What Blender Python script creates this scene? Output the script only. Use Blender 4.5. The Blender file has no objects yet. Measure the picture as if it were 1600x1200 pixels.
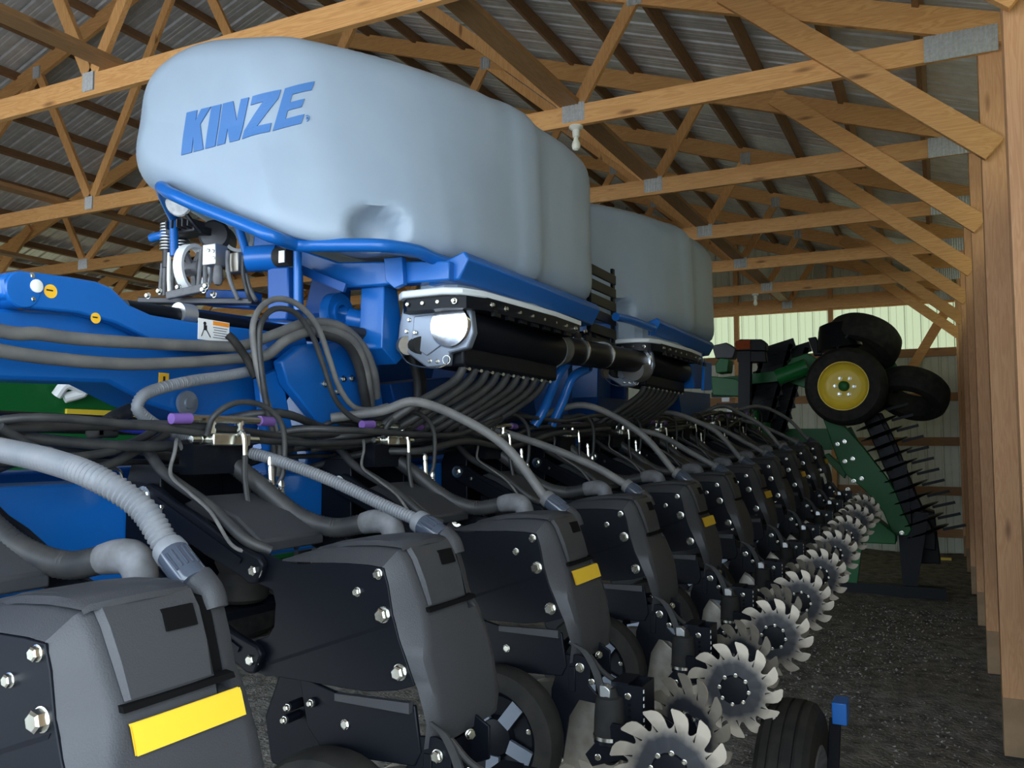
import bpy, bmesh, math, random
from mathutils import Vector, Matrix
random.seed(7)
S = bpy.context.scene
COL = S.collection

# ---------------------------------------------------------------- camera
cd = bpy.data.cameras.new('camera'); cam = bpy.data.objects.new('camera', cd); COL.objects.link(cam)
cam.location = (0, 0, 1.65); cam.rotation_euler = (math.radians(93.98), 0, math.radians(26.6))
cd.sensor_width = 36; cd.lens = 30.06; cd.clip_start = 0.02; cd.clip_end = 300
S.camera = cam

# ---------------------------------------------------------------- light: bright overcast day outside the open front of the shed
W = bpy.data.worlds.new('sky'); S.world = W; W.use_nodes = True
bg = W.node_tree.nodes['Background']
bg.inputs[0].default_value = (0.72, 0.86, 1.0, 1); bg.inputs[1].default_value = 6.8
sl = bpy.data.lights.new('sun', 'SUN'); sl.energy = 26; sl.angle = 0.02; sl.color = (1, 0.97, 0.93)
sun = bpy.data.objects.new('sun', sl); COL.objects.link(sun); sun.rotation_euler = (math.radians(-38), math.radians(-25), 0)
pl = bpy.data.lights.new('door_portal', 'AREA'); pl.shape = 'RECTANGLE'; pl.size = 8.6; pl.size_y = 3.8
pl.cycles.is_portal = True
po = bpy.data.objects.new('door_portal', pl); COL.objects.link(po); po.location = (-4.0, -2.2, 1.9); po.rotation_euler = (math.radians(90), 0, 0)
p2 = bpy.data.lights.new('side_portal', 'AREA'); p2.shape = 'RECTANGLE'; p2.size = 3.6; p2.size_y = 2.74; p2.cycles.is_portal = True
po2 = bpy.data.objects.new('side_portal', p2); COL.objects.link(po2); po2.location = (0.46, -.83, 1.8); po2.rotation_euler = (0, math.radians(90), 0)
S.view_settings.view_transform = 'Standard'; S.view_settings.look = 'None'
S.view_settings.exposure = 0.17; S.view_settings.gamma = 1; S.view_settings.use_curve_mapping = False

# ---------------------------------------------------------------- materials
MATS = {}
def mat(name, col, rough=0.5, metal=0.0, spec=0.5, coat=0.0, noise=None, bump=None, emis=None, trans=0.0, alpha=None):
    """noise=(scale, colour2, stretch xyz, detail) mixes a second colour; bump=(scale, strength)"""
    m = bpy.data.materials.new(name); m.use_nodes = True; MATS[name] = m
    nt = m.node_tree; b = nt.nodes['Principled BSDF']
    b.inputs['Base Color'].default_value = (*col, 1); b.inputs['Roughness'].default_value = rough
    b.inputs['Metallic'].default_value = metal; b.inputs['Specular IOR Level'].default_value = spec
    b.inputs['Coat Weight'].default_value = coat; b.inputs['Coat Roughness'].default_value = 0.12
    b.inputs['Transmission Weight'].default_value = trans
    tc = nt.nodes.new('ShaderNodeTexCoord')
    def ntex(scale, stretch=(1, 1, 1), detail=4, coord='Object'):
        mp = nt.nodes.new('ShaderNodeMapping'); mp.inputs['Scale'].default_value = stretch
        nt.links.new(tc.outputs[coord], mp.inputs['Vector'])
        n = nt.nodes.new('ShaderNodeTexNoise'); n.inputs['Scale'].default_value = scale; n.inputs['Detail'].default_value = detail
        nt.links.new(mp.outputs[0], n.inputs['Vector']); return n
    if noise:
        n = ntex(noise[0], noise[2] if len(noise) > 2 else (1, 1, 1), noise[3] if len(noise) > 3 else 4)
        r = nt.nodes.new('ShaderNodeValToRGB'); r.color_ramp.elements[0].position = 0.35; r.color_ramp.elements[1].position = 0.68
        r.color_ramp.elements[0].color = (*col, 1); r.color_ramp.elements[1].color = (*noise[1], 1)
        nt.links.new(n.outputs[0], r.inputs[0]); nt.links.new(r.outputs[0], b.inputs['Base Color'])
    if bump:
        n2 = ntex(bump[0], bump[2] if len(bump) > 2 else (1, 1, 1), 5)
        bp = nt.nodes.new('ShaderNodeBump'); bp.inputs['Strength'].default_value = bump[1]; bp.inputs['Distance'].default_value = 0.02
        nt.links.new(n2.outputs[0], bp.inputs['Height']); nt.links.new(bp.outputs[0], b.inputs['Normal'])
    if emis:
        b.inputs['Emission Color'].default_value = (*emis[0], 1); b.inputs['Emission Strength'].default_value = emis[1]
    return m

def wood(name, c1, c2, axis, knots=True):
    """planed softwood: growth-ring grain drawn out along the member's own axis, a few knots"""
    m = bpy.data.materials.new(name); m.use_nodes = True; MATS[name] = m
    nt = m.node_tree; b = nt.nodes['Principled BSDF']; b.inputs['Roughness'].default_value = 0.62; b.inputs['Specular IOR Level'].default_value = 0.3
    tc = nt.nodes.new('ShaderNodeTexCoord'); oi = nt.nodes.new('ShaderNodeObjectInfo')
    ad = nt.nodes.new('ShaderNodeVectorMath'); ad.operation = 'ADD'
    rv = nt.nodes.new('ShaderNodeMath'); rv.operation = 'MULTIPLY'; rv.inputs[1].default_value = 37.0
    nt.links.new(oi.outputs['Random'], rv.inputs[0]); nt.links.new(tc.outputs['Object'], ad.inputs[0]); nt.links.new(rv.outputs[0], ad.inputs[1])
    mp = nt.nodes.new('ShaderNodeMapping'); sc = [7, 7, 7]; sc[axis] = 0.5; mp.inputs['Scale'].default_value = sc
    nt.links.new(ad.outputs[0], mp.inputs['Vector'])
    wv = nt.nodes.new('ShaderNodeTexNoise'); wv.inputs['Scale'].default_value = 3.2; wv.inputs['Detail'].default_value = 3; wv.inputs['Distortion'].default_value = 1.3
    nt.links.new(mp.outputs[0], wv.inputs['Vector'])
    ring = nt.nodes.new('ShaderNodeMath'); ring.operation = 'SINE'
    mu = nt.nodes.new('ShaderNodeMath'); mu.operation = 'MULTIPLY'; mu.inputs[1].default_value = 46
    nt.links.new(wv.outputs[0], mu.inputs[0]); nt.links.new(mu.outputs[0], ring.inputs[0])
    mr = nt.nodes.new('ShaderNodeMapRange'); mr.inputs[1].default_value = -1; mr.inputs[2].default_value = 1; mr.inputs[3].default_value = 0.25; mr.inputs[4].default_value = 0.75
    nt.links.new(ring.outputs[0], mr.inputs[0])
    mx = nt.nodes.new('ShaderNodeMix'); mx.data_type = 'RGBA'
    mx.inputs['A'].default_value = (*c1, 1); mx.inputs['B'].default_value = (*c2, 1)
    nt.links.new(mr.outputs[0], mx.inputs['Factor'])
    vo = nt.nodes.new('ShaderNodeTexVoronoi'); vo.inputs['Scale'].default_value = 1.0
    mp2 = nt.nodes.new('ShaderNodeMapping'); s2 = [6, 6, 6]; s2[axis] = 1.5; mp2.inputs['Scale'].default_value = s2
    nt.links.new(ad.outputs[0], mp2.inputs['Vector']); nt.links.new(mp2.outputs[0], vo.inputs['Vector'])
    kr = nt.nodes.new('ShaderNodeMapRange'); kr.inputs[1].default_value = 0.05; kr.inputs[2].default_value = 0.13; kr.inputs[3].default_value = 1.0; kr.inputs[4].default_value = 0.0
    nt.links.new(vo.outputs['Distance'], kr.inputs[0])
    mk = nt.nodes.new('ShaderNodeMix'); mk.data_type = 'RGBA'; mk.inputs['B'].default_value = (c1[0] * .35, c1[1] * .28, c1[2] * .25, 1)
    nt.links.new(kr.outputs[0], mk.inputs['Factor']); nt.links.new(mx.outputs['Result'], mk.inputs['A'])
    tint = nt.nodes.new('ShaderNodeHueSaturation'); tv = nt.nodes.new('ShaderNodeMapRange'); tv.inputs[3].default_value = 0.82; tv.inputs[4].default_value = 1.15
    nt.links.new(oi.outputs['Random'], tv.inputs[0]); nt.links.new(tv.outputs[0], tint.inputs['Value'])
    nt.links.new(mk.outputs['Result'], tint.inputs['Color']); nt.links.new(tint.outputs[0], b.inputs['Base Color'])
    return m

WC1, WC2 = (0.74, 0.42, 0.17), (0.55, 0.26, 0.085)
for ax, nm in enumerate(('wood_x', 'wood_y', 'wood_z')): wood(nm, WC1, WC2, ax)
wood('wood_post', (0.66, 0.38, 0.20), (0.52, 0.26, 0.12), 2)
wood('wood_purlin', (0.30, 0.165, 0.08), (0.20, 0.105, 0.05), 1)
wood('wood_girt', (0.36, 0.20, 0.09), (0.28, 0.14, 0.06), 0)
mat('roof_steel', (0.74, 0.75, 0.77), 0.36, 0.3, noise=(9, (0.60, 0.61, 0.62), (1, 1, 1)))
wood('wood_runner_shaded', (0.36, 0.21, 0.10), (0.26, 0.14, 0.06), 1)  # darker copy of the timber: shade of the undersides put into the colour
mat('lamp_glass', (0.30, 0.31, 0.32), 0.2, 0.0, 0.5, noise=(40, (0.5, 0.5, 0.5)))
mat('wall_steel', (0.62, 0.64, 0.52), 0.5, 0.0, noise=(5, (0.55, 0.57, 0.45)))
mat('galvanised', (0.60, 0.62, 0.63), 0.4, 0.4, noise=(60, (0.48, 0.50, 0.52)))
mat('kinze_blue', (0.005, 0.108, 0.40), 0.30, 0.0, 0.4, coat=0.15)
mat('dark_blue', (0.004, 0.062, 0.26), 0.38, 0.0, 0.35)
mat('tank_poly', (0.285, 0.355, 0.43), 0.42, 0.0, 0.45, noise=(3.5, (0.26, 0.325, 0.40)))
mat('logo_blue', (0.045, 0.15, 0.38), 0.5)
mat('tank_dark', (0.10, 0.12, 0.15), 0.5)
mat('hood_plastic', (0.038, 0.039, 0.043), 0.5, 0.0, 0.4, bump=(380, 0.12))
mat('black_paint', (0.004, 0.005, 0.008), 0.40, 0.0, 0.16)
mat('gap_shade', (0.003, 0.003, 0.003), 0.9, 0.0, 0.1)  # flat near-black standing in for shade in gaps, recesses and holes
mat('rubber', (0.014, 0.014, 0.014), 0.75, 0.0, 0.25, noise=(14, (0.03, 0.028, 0.024)))
mat('hose_black', (0.022, 0.023, 0.025), 0.5, 0.0, 0.4, noise=(20, (0.04, 0.039, 0.037)))
mat('hose_grey', (0.10, 0.10, 0.10), 0.55, 0.0, 0.4, noise=(14, (0.15, 0.145, 0.135)))
mat('hose_ribbed', (0.13, 0.14, 0.155), 0.5, 0.0, 0.4, noise=(16, (0.165, 0.17, 0.18)))
mat('zinc', (0.70, 0.71, 0.68), 0.25, 1.0, noise=(30, (0.60, 0.58, 0.48)))
mat('chrome', (0.85, 0.87, 0.9), 0.06, 1.0)
mat('steel_worn', (0.42, 0.39, 0.34), 0.45, 0.85, noise=(22, (0.30, 0.27, 0.22)))
mat('yellow_strip', (0.78, 0.50, 0.03), 0.45)
mat('amber_strip', (0.9, 0.5, 0.03), 0.4)
mat('purple_ring', (0.16, 0.08, 0.30), 0.5)
mat('fitting_grey', (0.16, 0.16, 0.17), 0.6, 0.0, 0.3, noise=(25, (0.10, 0.10, 0.10)))
mat('cuff_plastic', (0.045, 0.055, 0.075), 0.16, 0.0, 0.6)
mat('white_paint', (0.80, 0.81, 0.80), 0.45)
mat('flange_white', (0.62, 0.66, 0.68), 0.45)
mat('decal_orange', (0.85, 0.28, 0.02), 0.5)
mat('decal_ink', (0.01, 0.01, 0.012), 0.6)
mat('deere_green', (0.010, 0.13, 0.030), 0.38, 0.0, 0.25)
mat('deere_yellow', (0.85, 0.62, 0.05), 0.35)
mat('ceramic', (0.80, 0.80, 0.72), 0.3)
mat('bulb_glass', (0.85, 0.86, 0.74), 0.12)
mat('blue_line', (0.02, 0.03, 0.30), 0.4)
mat('gravel', (0.30, 0.28, 0.25), 0.92, 0.0, 0.2, noise=(9, (0.12, 0.11, 0.10), (1, 1, 1), 10), bump=(42, 1.0))
mat('stone', (0.34, 0.33, 0.31), 0.85, 0.0, 0.2, noise=(6, (0.2, 0.19, 0.18)))
mat('yard_gravel', (0.40, 0.395, 0.385), 0.9, noise=(4, (0.33, 0.325, 0.31)), bump=(30, .5))
mat('treated_wood', (0.36, 0.23, 0.13), 0.75, noise=(9, (0.26, 0.17, 0.09)))
mat('cap_metal', (0.92, 0.94, 0.97), 0.16, 1.0)
mat('plate_satin', (0.20, 0.23, 0.28), 0.34, 0.45)
mat('cast_iron', (0.05, 0.05, 0.055), 0.45, 0.5)
mat('aluminium', (0.62, 0.63, 0.63), 0.36, 0.9)
mat('amber_lens', (0.26, 0.05, 0.012), 0.6, 0.0, 0.1)

def translucent(name, col):
    m = bpy.data.materials.new(name); m.use_nodes = True; MATS[name] = m; nt = m.node_tree
    out = nt.nodes['Material Output']; d = nt.nodes.new('ShaderNodeBsdfDiffuse'); t = nt.nodes.new('ShaderNodeBsdfTranslucent'); x = nt.nodes.new('ShaderNodeMixShader')
    d.inputs[0].default_value = (*col, 1); t.inputs[0].default_value = (*col, 1); x.inputs[0].default_value = .5
    nt.links.new(d.outputs[0], x.inputs[1]); nt.links.new(t.outputs[0], x.inputs[2]); nt.links.new(x.outputs[0], out.inputs['Surface'])
translucent('light_panel', (0.105, 0.118, 0.075))
translucent('side_light_panel', (0.26, 0.25, 0.15))
# ---------------------------------------------------------------- mesh builder
class MB:
    def __init__(s): s.v = []; s.f = []
    def add(s, verts, faces):
        o = len(s.v); s.v += [tuple(v) for v in verts]; s.f += [tuple(i + o for i in f) for f in faces]; return s
    def box(s, c, d, R=None):
        x, y, z = d[0] / 2, d[1] / 2, d[2] / 2
        vs = [Vector((sx * x, sy * y, sz * z)) for sx in (-1, 1) for sy in (-1, 1) for sz in (-1, 1)]
        if R is not None: vs = [R @ v for v in vs]
        c = Vector(c)
        return s.add([v + c for v in vs], [(0, 1, 3, 2), (4, 6, 7, 5), (0, 4, 5, 1), (2, 3, 7, 6), (0, 2, 6, 4), (1, 5, 7, 3)])
    def beam(s, a, b, w, h, up=(0, 0, 1)):
        """square bar from a to b: w across, h along 'up'"""
        a, b = Vector(a), Vector(b); d = (b - a); L = d.length; d.normalize(); up = Vector(up)
        sd = d.cross(up)
        if sd.length < 1e-5: sd = d.cross(Vector((1, 0, 0)))
        sd.normalize(); u = sd.cross(d).normalized()
        vs = []
        for p in (a, b):
            for i, j in ((-1, -1), (1, -1), (1, 1), (-1, 1)): vs.append(p + sd * (i * w / 2) + u * (j * h / 2))
        return s.add(vs, [(3, 2, 1, 0), (4, 5, 6, 7), (0, 1, 5, 4), (1, 2, 6, 5), (2, 3, 7, 6), (3, 0, 4, 7)])
    def prism(s, pts, axis, lo, hi):
        """polygon pts (2D, in the two other axes in xyz order) extruded along axis lo..hi"""
        n = len(pts); vs = []
        for t in (lo, hi):
            for p in pts:
                q = list(p); q.insert(axis, t); vs.append(q)
        fs = [tuple(range(n - 1, -1, -1)), tuple(range(n, 2 * n))]
        for i in range(n): j = (i + 1) % n; fs.append((i, j, n + j, n + i))
        return s.add(vs, fs)
    def cyl(s, a, b, r, n=12, r2=None, caps=True):
        a, b = Vector(a), Vector(b); d = (b - a).normalized(); r2 = r if r2 is None else r2
        u = d.orthogonal().normalized(); w = d.cross(u)
        vs = []
        for p, q in ((a, r), (b, r2)):
            for i in range(n):
                t = 2 * math.pi * i / n; vs.append(p + (u * math.cos(t) + w * math.sin(t)) * q)
        fs = [(i, (i + 1) % n, n + (i + 1) % n, n + i) for i in range(n)]
        if caps: fs += [tuple(range(n - 1, -1, -1)), tuple(range(n, 2 * n))]
        return s.add(vs, fs)
    def lathe(s, c, axis, prof, n=24, caps=True):
        """prof: list of (t along axis, r)"""
        c = Vector(c); d = Vector(axis).normalized(); u = d.orthogonal().normalized(); w = d.cross(u)
        m = len(prof); vs = []
        for t, r in prof:
            for i in range(n):
                a = 2 * math.pi * i / n; vs.append(c + d * t + (u * math.cos(a) + w * math.sin(a)) * max(r, 1e-4))
        fs = []
        for k in range(m - 1):
            for i in range(n): j = (i + 1) % n; fs.append((k * n + i, k * n + j, (k + 1) * n + j, (k + 1) * n + i))
        if caps and prof[0] != prof[-1]: fs += [tuple(range(n - 1, -1, -1)), tuple((m - 1) * n + i for i in range(n))]
        return s.add(vs, fs)
    def tube(s, pts, r, n=10, rib=None, smooth=8):
        """round tube along a Catmull-Rom path; rib=(pitch, depth) gives a corrugated hose"""
        P = path(pts, smooth) if smooth else [Vector(p) for p in pts]
        if rib:
            P = resample(P, rib[0] / 2)
        m = len(P); vs = []; prev = None
        for k in range(m):
            d = (P[min(k + 1, m - 1)] - P[max(k - 1, 0)]).normalized()
            if prev is None: u = d.orthogonal().normalized()
            else: u = (prev - d * prev.dot(d)).normalized()
            prev = u; w = d.cross(u); rr = r(k / (m - 1)) if callable(r) else r
            if rib and k % 2: rr -= rib[1]
            for i in range(n):
                t = 2 * math.pi * i / n; vs.append(P[k] + (u * math.cos(t) + w * math.sin(t)) * rr)
        fs = []
        for k in range(m - 1):
            for i in range(n): j = (i + 1) % n; fs.append((k * n + i, k * n + j, (k + 1) * n + j, (k + 1) * n + i))
        fs += [tuple(range(n - 1, -1, -1)), tuple((m - 1) * n + i for i in range(n))]
        return s.add(vs, fs)
    def grid(s, rows, close=False):
        m, n = len(rows), len(rows[0]); fs = []
        for k in range(m - 1):
            for i in range(n if close else n - 1):
                j = (i + 1) % n; fs.append((k * n + i, k * n + j, (k + 1) * n + j, (k + 1) * n + i))
        return s.add([p for r in rows for p in r], fs)
    def mesh(s, name, m, smooth=True, ang=35):
        me = bpy.data.meshes.new(name); me.from_pydata([tuple(v) for v in s.v], [], s.f)
        bm = bmesh.new(); bm.from_mesh(me); bmesh.ops.recalc_face_normals(bm, faces=bm.faces); bm.to_mesh(me); bm.free()
        if smooth:
            me.shade_smooth(); me.set_sharp_from_angle(angle=math.radians(ang))
        me.materials.append(MATS[m] if isinstance(m, str) else m); me.update(); return me
    def build(s, name, m, parent=None, loc=None, bevel=0, smooth=True, ang=35):
        o = bpy.data.objects.new(name, s.mesh(name, m, smooth, ang)); COL.objects.link(o)
        if parent is not None: o.parent = parent
        if loc is not None: o.location = loc
        if bevel:
            b = o.modifiers.new('bevel', 'BEVEL'); b.width = bevel; b.segments = 2; b.limit_method = 'ANGLE'; b.angle_limit = math.radians(40)
        return o

def path(pts, k=8):
    P = [Vector(p) for p in pts]
    if len(P) < 3: return [P[0].lerp(P[-1], i / k) for i in range(k + 1)]
    E = [P[0] * 2 - P[1]] + P + [P[-1] * 2 - P[-2]]; out = []
    for i in range(1, len(E) - 2):
        a, b, c, d = E[i - 1:i + 3]
        for j in range(k):
            t = j / k
            out.append(0.5 * ((2 * b) + (c - a) * t + (2 * a - 5 * b + 4 * c - d) * t * t + (3 * b - a - 3 * c + d) * t ** 3))
    out.append(P[-1]); return out
def resample(P, step):
    cum = [0]
    for a, b in zip(P, P[1:]): cum.append(cum[-1] + (b - a).length)
    n = max(2, int(cum[-1] / step)); out = []; i = 0
    for k in range(n + 1):
        d = cum[-1] * k / n
        while i < len(P) - 2 and cum[i + 1] < d: i += 1
        L = cum[i + 1] - cum[i]; out.append(P[i].lerp(P[i + 1], (d - cum[i]) / L if L else 0))
    return out
def tag(o, label=None, cat=None, group=None, kind=None):
    if label: o['label'] = label
    if cat: o['category'] = cat
    if group: o['group'] = group
    if kind: o['kind'] = kind
    return o
def thing(name, label, cat, loc=(0, 0, 0), group=None):
    o = bpy.data.objects.new(name, None); COL.objects.link(o); o.location = loc; o.empty_display_size = 0.1
    return tag(o, label, cat, group)
def share(name, me, parent, loc=(0, 0, 0), rot=None, bevel=0):
    o = bpy.data.objects.new(name, me); COL.objects.link(o)
    if parent is not None: o.parent = parent
    o.location = loc
    if rot is not None: o.rotation_euler = rot
    return o
def copy_tree(o, parent=None):
    c = o.copy(); COL.objects.link(c); c.parent = parent
    for ch in list(o.children): copy_tree(ch, c)
    return c
ORD = ['', 'first', 'second', 'third', 'fourth', 'fifth', 'sixth', 'seventh', 'eighth', 'ninth', 'tenth', 'eleventh', 'twelfth']

# ================================================================ the shed
XR, XL, RX = 0.25, -12.05, -5.9          # inner faces of the posts, ridge
SL = 0.34; CA = math.atan(SL)             # roof pitch 4:12
YF, YB = -2.2, 14.62                      # open front, back wall
TY = [-1.89 + 1.82 * i for i in range(10)]  # truss lines
ZC = 3.82                                 # underside of the bottom chords
ZT = 3.90                                 # underside of the top chord at the post face
def roofz(x): return ZT + SL * (min(XR - x, x - XL))   # underside of the top chord

fl = MB()
nx, ny = 60, 90
rows = []
for i in range(nx + 1):
    r = []
    for j in range(ny + 1):
        x = -12.6 + 13.3 * i / nx; y = YF + (YB + .15 - YF) * j / ny
        r.append((x, y, 0.018 * math.sin(3.1 * x + 1.3 * y) * math.sin(2.2 * y - x) + random.uniform(-.012, .008)))
    rows.append(r)
fl.grid(rows)
floor = fl.build('floor', 'gravel'); tag(floor, 'dark packed gravel floor of the shed', kind='structure')
g = MB(); g.box((-6, -22, -0.06), (90, 39.6, 0.1)); g.box((20.7, 20, -0.06), (40, 44.4, 0.1)); yard = g.build('ground', 'yard_gravel'); tag(yard, 'pale gravel yard in front of the open shed', kind='structure')
# loose stones: uncountable, one object
st = MB(); rnd = random.Random(3)
for _ in range(5200):
    if rnd.random() < .8: x = rnd.uniform(-1.1, 0.2); y = rnd.uniform(1.6, 9.5)
    else: x = rnd.uniform(-3, 0.2); y = rnd.uniform(0.5, 12)
    r = rnd.uniform(.004, .013); p = Vector((x, y, r * .3)); q = [p + Vector((rnd.uniform(-1, 1), rnd.uniform(-1, 1), rnd.uniform(-.3, .9))).normalized() * r * rnd.uniform(.7, 1.3) for _ in range(4)]
    st.add(q, [(0, 1, 2), (0, 3, 1), (1, 3, 2), (2, 3, 0)])
so = st.build('loose_stones', 'stone', smooth=False); tag(so, 'loose gravel stones scattered over the aisle floor', 'gravel', kind='stuff')

def rib_sheet(width, length, rib=0.228, h=0.019, flat=False):
    """ribbed steel sheet in local xy (x across ribs, y along), ribs up"""
    xs = []; n = int(round(width / rib))
    for i in range(n):
        b = i * rib
        xs += [(b, 0), (b + .035, 0), (b + .047, h), (b + .067, h), (b + .079, 0), (b + .125, 0), (b + .131, .004), (b + .143, .004), (b + .149, 0), (b + .175, 0), (b + .181, .004), (b + .193, .004), (b + .199, 0)]
    xs.append((width, 0))
    m = MB(); m.grid([[(x, y, z) for x, z in xs] for y in (0, length)])
    return m
# roof: sheets and purlins hang together as the ceiling
ceil = thing('ceiling', 'ribbed steel roof on dark purlins above the trusses', None); ceil['kind'] = 'structure'
slope = (XR + .45 - RX) / math.cos(CA)
sh = rib_sheet(0.912, slope).mesh('roof_sheet', 'roof_steel', smooth=False)
RTZ = 0.14 + 0.09                         # chord depth + purlin depth above the underside
for side in (1, -1):
    ex = XR + .45 if side > 0 else XL - .45
    ez = ZT + SL * (-.45) + RTZ / math.cos(CA) + .012
    ang = CA
    k = 0; y = YF - .3
    while y < YB:
        o = share('roof_sheet', sh, ceil)
        # local x -> +y (across ribs), local y -> up the slope
        up = Vector((-side * math.cos(ang), 0, math.sin(ang))); ax = Vector((0, 1, 0)); nz = ax.cross(up)
        if nz.z < 0: nz = -nz
        M = Matrix((ax, up, nz)).transposed().to_4x4(); M.translation = Vector((ex, y, ez)); o.matrix_world = M
        y += 0.912
    for i in range(12):
        d = 0.16 + i * 0.61
        up = Vector((-side * math.cos(ang), 0, math.sin(ang)))
        c = Vector((ex, 0, ez - .012)) + up * d - Vector((side * math.sin(ang), 0, math.cos(ang))) * .045
        m = MB(); m.beam((c.x, YF - .25, c.z), (c.x, YB - .03, c.z), 0.038, 0.088, up=(side * math.sin(ang), 0, math.cos(ang)))
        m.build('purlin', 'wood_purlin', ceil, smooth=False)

# right wall
def wall_x(name, x, nrm, label):
    w = thing(name, label, None); w['kind'] = 'structure'
    ws = rib_sheet(0.912, 3.07).mesh('siding_sheet', 'wall_steel', smooth=False); lp = rib_sheet(0.912, 1.2).mesh('light_panel', 'side_light_panel', smooth=False)
    y = YS = YF if nrm < 0 else YF + 3 * .912
    while y < YB - .1:
        o = share('siding_sheet', ws, w); ax = Vector((0, 1, 0)); up = Vector((0, 0, 1)); nz = ax.cross(up) * nrm
        M = Matrix((ax, up, nz)).transposed().to_4x4(); M.translation = Vector((x, y, -.05)); o.matrix_world = M
        o = share('light_panel', lp, w); M.translation = Vector((x, y, 3.02)); o.matrix_world = M
        y += 0.912
    for z in (0.25, 0.95, 1.62, 2.3, 2.98, 3.62):
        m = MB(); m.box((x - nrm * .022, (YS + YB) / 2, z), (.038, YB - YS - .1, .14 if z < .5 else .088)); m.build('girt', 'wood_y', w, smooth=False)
    return w
wr = wall_x('wall_right', XR + .14 + .05, 1, 'right shed wall of pale ribbed siding on timber girts')
wall_x('wall_left', XL - .14 - .05, -1, 'left shed wall of pale ribbed siding on timber girts')
m = MB(); m.box((XR + .10, -.8, 3.70), (.08, 2.9, .28)); m.build('door_header', 'wood_y', wr, smooth=False)
# front wall: closed on the left, wide doorway on the right, gable above
wf = thing('wall_front', 'front shed wall of ribbed siding beside the open doorway', None); wf['kind'] = 'structure'
x = XL - .3
while x < XR + .5:
    lo = -.1 if x < -8.5 else 3.80
    m = MB(); m.grid([[(x + a, YF + (.019 if .04 < (a % .228) < .07 else 0), z) for a in [i * .0285 for i in range(33)]] for z in (lo, roofz(x + .45) + .12)])
    m.build('siding_sheet', 'wall_steel', wf, smooth=False); x += .912
m = MB(); m.box((-4.0, YF + .06, 3.72), (8.6, .08, .28)); m.build('door_header', 'wood_x', wf, smooth=False)
for px_ in (-8.4, XR + .07): m = MB(); m.box((px_, YF + .08, 1.9), (.14, .115, 3.8)); m.build('door_post', 'wood_post', wf, smooth=False)
# back wall, gable shaped
wb = thing('wall_back', 'pale ribbed steel back wall with timber frame', None); wb['kind'] = 'structure'
x = XL - .3
while x < XR + .2:
    w = 0.912
    m = MB(); xs = []
    for i in range(4):
        b = i * .228
        xs += [(b, 0), (b + .035, 0), (b + .047, -.019), (b + .067, -.019), (b + .079, 0), (b + .15, 0), (b + .156, -.005), (b + .17, -.005), (b + .176, 0)]
    xs.append((w, 0))
    m.grid([[(x + a, YB + b, -.12 if z == 0 else 3.05) for a, b in xs] for z in (0, 1)])
    m.build('siding_sheet', 'wall_steel', wb, smooth=False)
    m = MB(); m.grid([[(x + a, YB + b, 3.05 if z == 0 else 3.95) for a, b in xs] for z in (0, 1)]); m.build('light_panel', 'light_panel', wb, smooth=False)
    m = MB(); m.grid([[(x + a, YB + b, 3.95 if z == 0 else roofz(x + a) + .27) for a, b in xs] for z in (0, 1)]); m.build('gable_sheet', 'wall_steel', wb, smooth=False); x += w
for xx in [-0.05 + -1.5 * i for i in range(9)]:
    m = MB(); m.box((xx - 1.48, YB - .09, (roofz(xx - 1.48)) / 2), (.075, .10, roofz(xx - 1.48))); m.build('wall_stud', 'wood_z', wb, smooth=False)
for z in (0.3, .93, 1.68, 2.36, 3.05):
    m = MB(); m.box((RX, YB - .03, z), (XR - XL, .04, .13)); m.build('girt', 'wood_girt', wb, smooth=False)
m = MB(); m.box((RX, YB - .06, 3.92), (XR - XL, .05, .24)); m.build('header', 'wood_x', wb, smooth=False)
m = MB(); m.beam((-.66, YB - .12, 2.3), (0.16, YB - .12, 3.72), .14, .04, up=(0, 1, 0)); m.build('corner_brace', 'wood_x', wb, smooth=False)

# posts: each its own thing
for i, y in enumerate(TY):
    if i == 9: y -= .14
    for side, x in ((1, XR), (-1, XL)):
        if y < (1 if side > 0 else 3): continue
        m = MB(); xc = x + side * .07
        where = ('right', 'left')[side < 0]
        vis = y > 3
        if side > 0 and vis: lab = 'timber post on the right wall, %s from the camera' % ['nearest', 'second', 'third', 'fourth', 'fifth', 'sixth', 'seventh'][i - 3]
        elif side > 0: lab = 'timber post on the right wall behind the camera, truss line %s' % ['at the open front', 'second from the front', 'beside the camera'][i]
        else: lab = 'timber post on the hidden left wall, %s' % ['', '', '', 'nearest of them', 'second of them', 'third of them', 'fourth of them', 'fifth of them', 'sixth of them', 'in the back corner'][i]
        t = thing('timber_post', lab, 'post', (xc, y, 0), 'posts along the %s wall' % where)
        m.box((0, 0.0, 1.95 + .15), (.14, .115, 3.6)); m.build('shaft', 'wood_post', t, smooth=False, bevel=.003)
        m = MB(); m.box((0, 0, .15), (.141, .116, .30)); m.build('treated_base', 'treated_wood', t, smooth=False)

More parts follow.
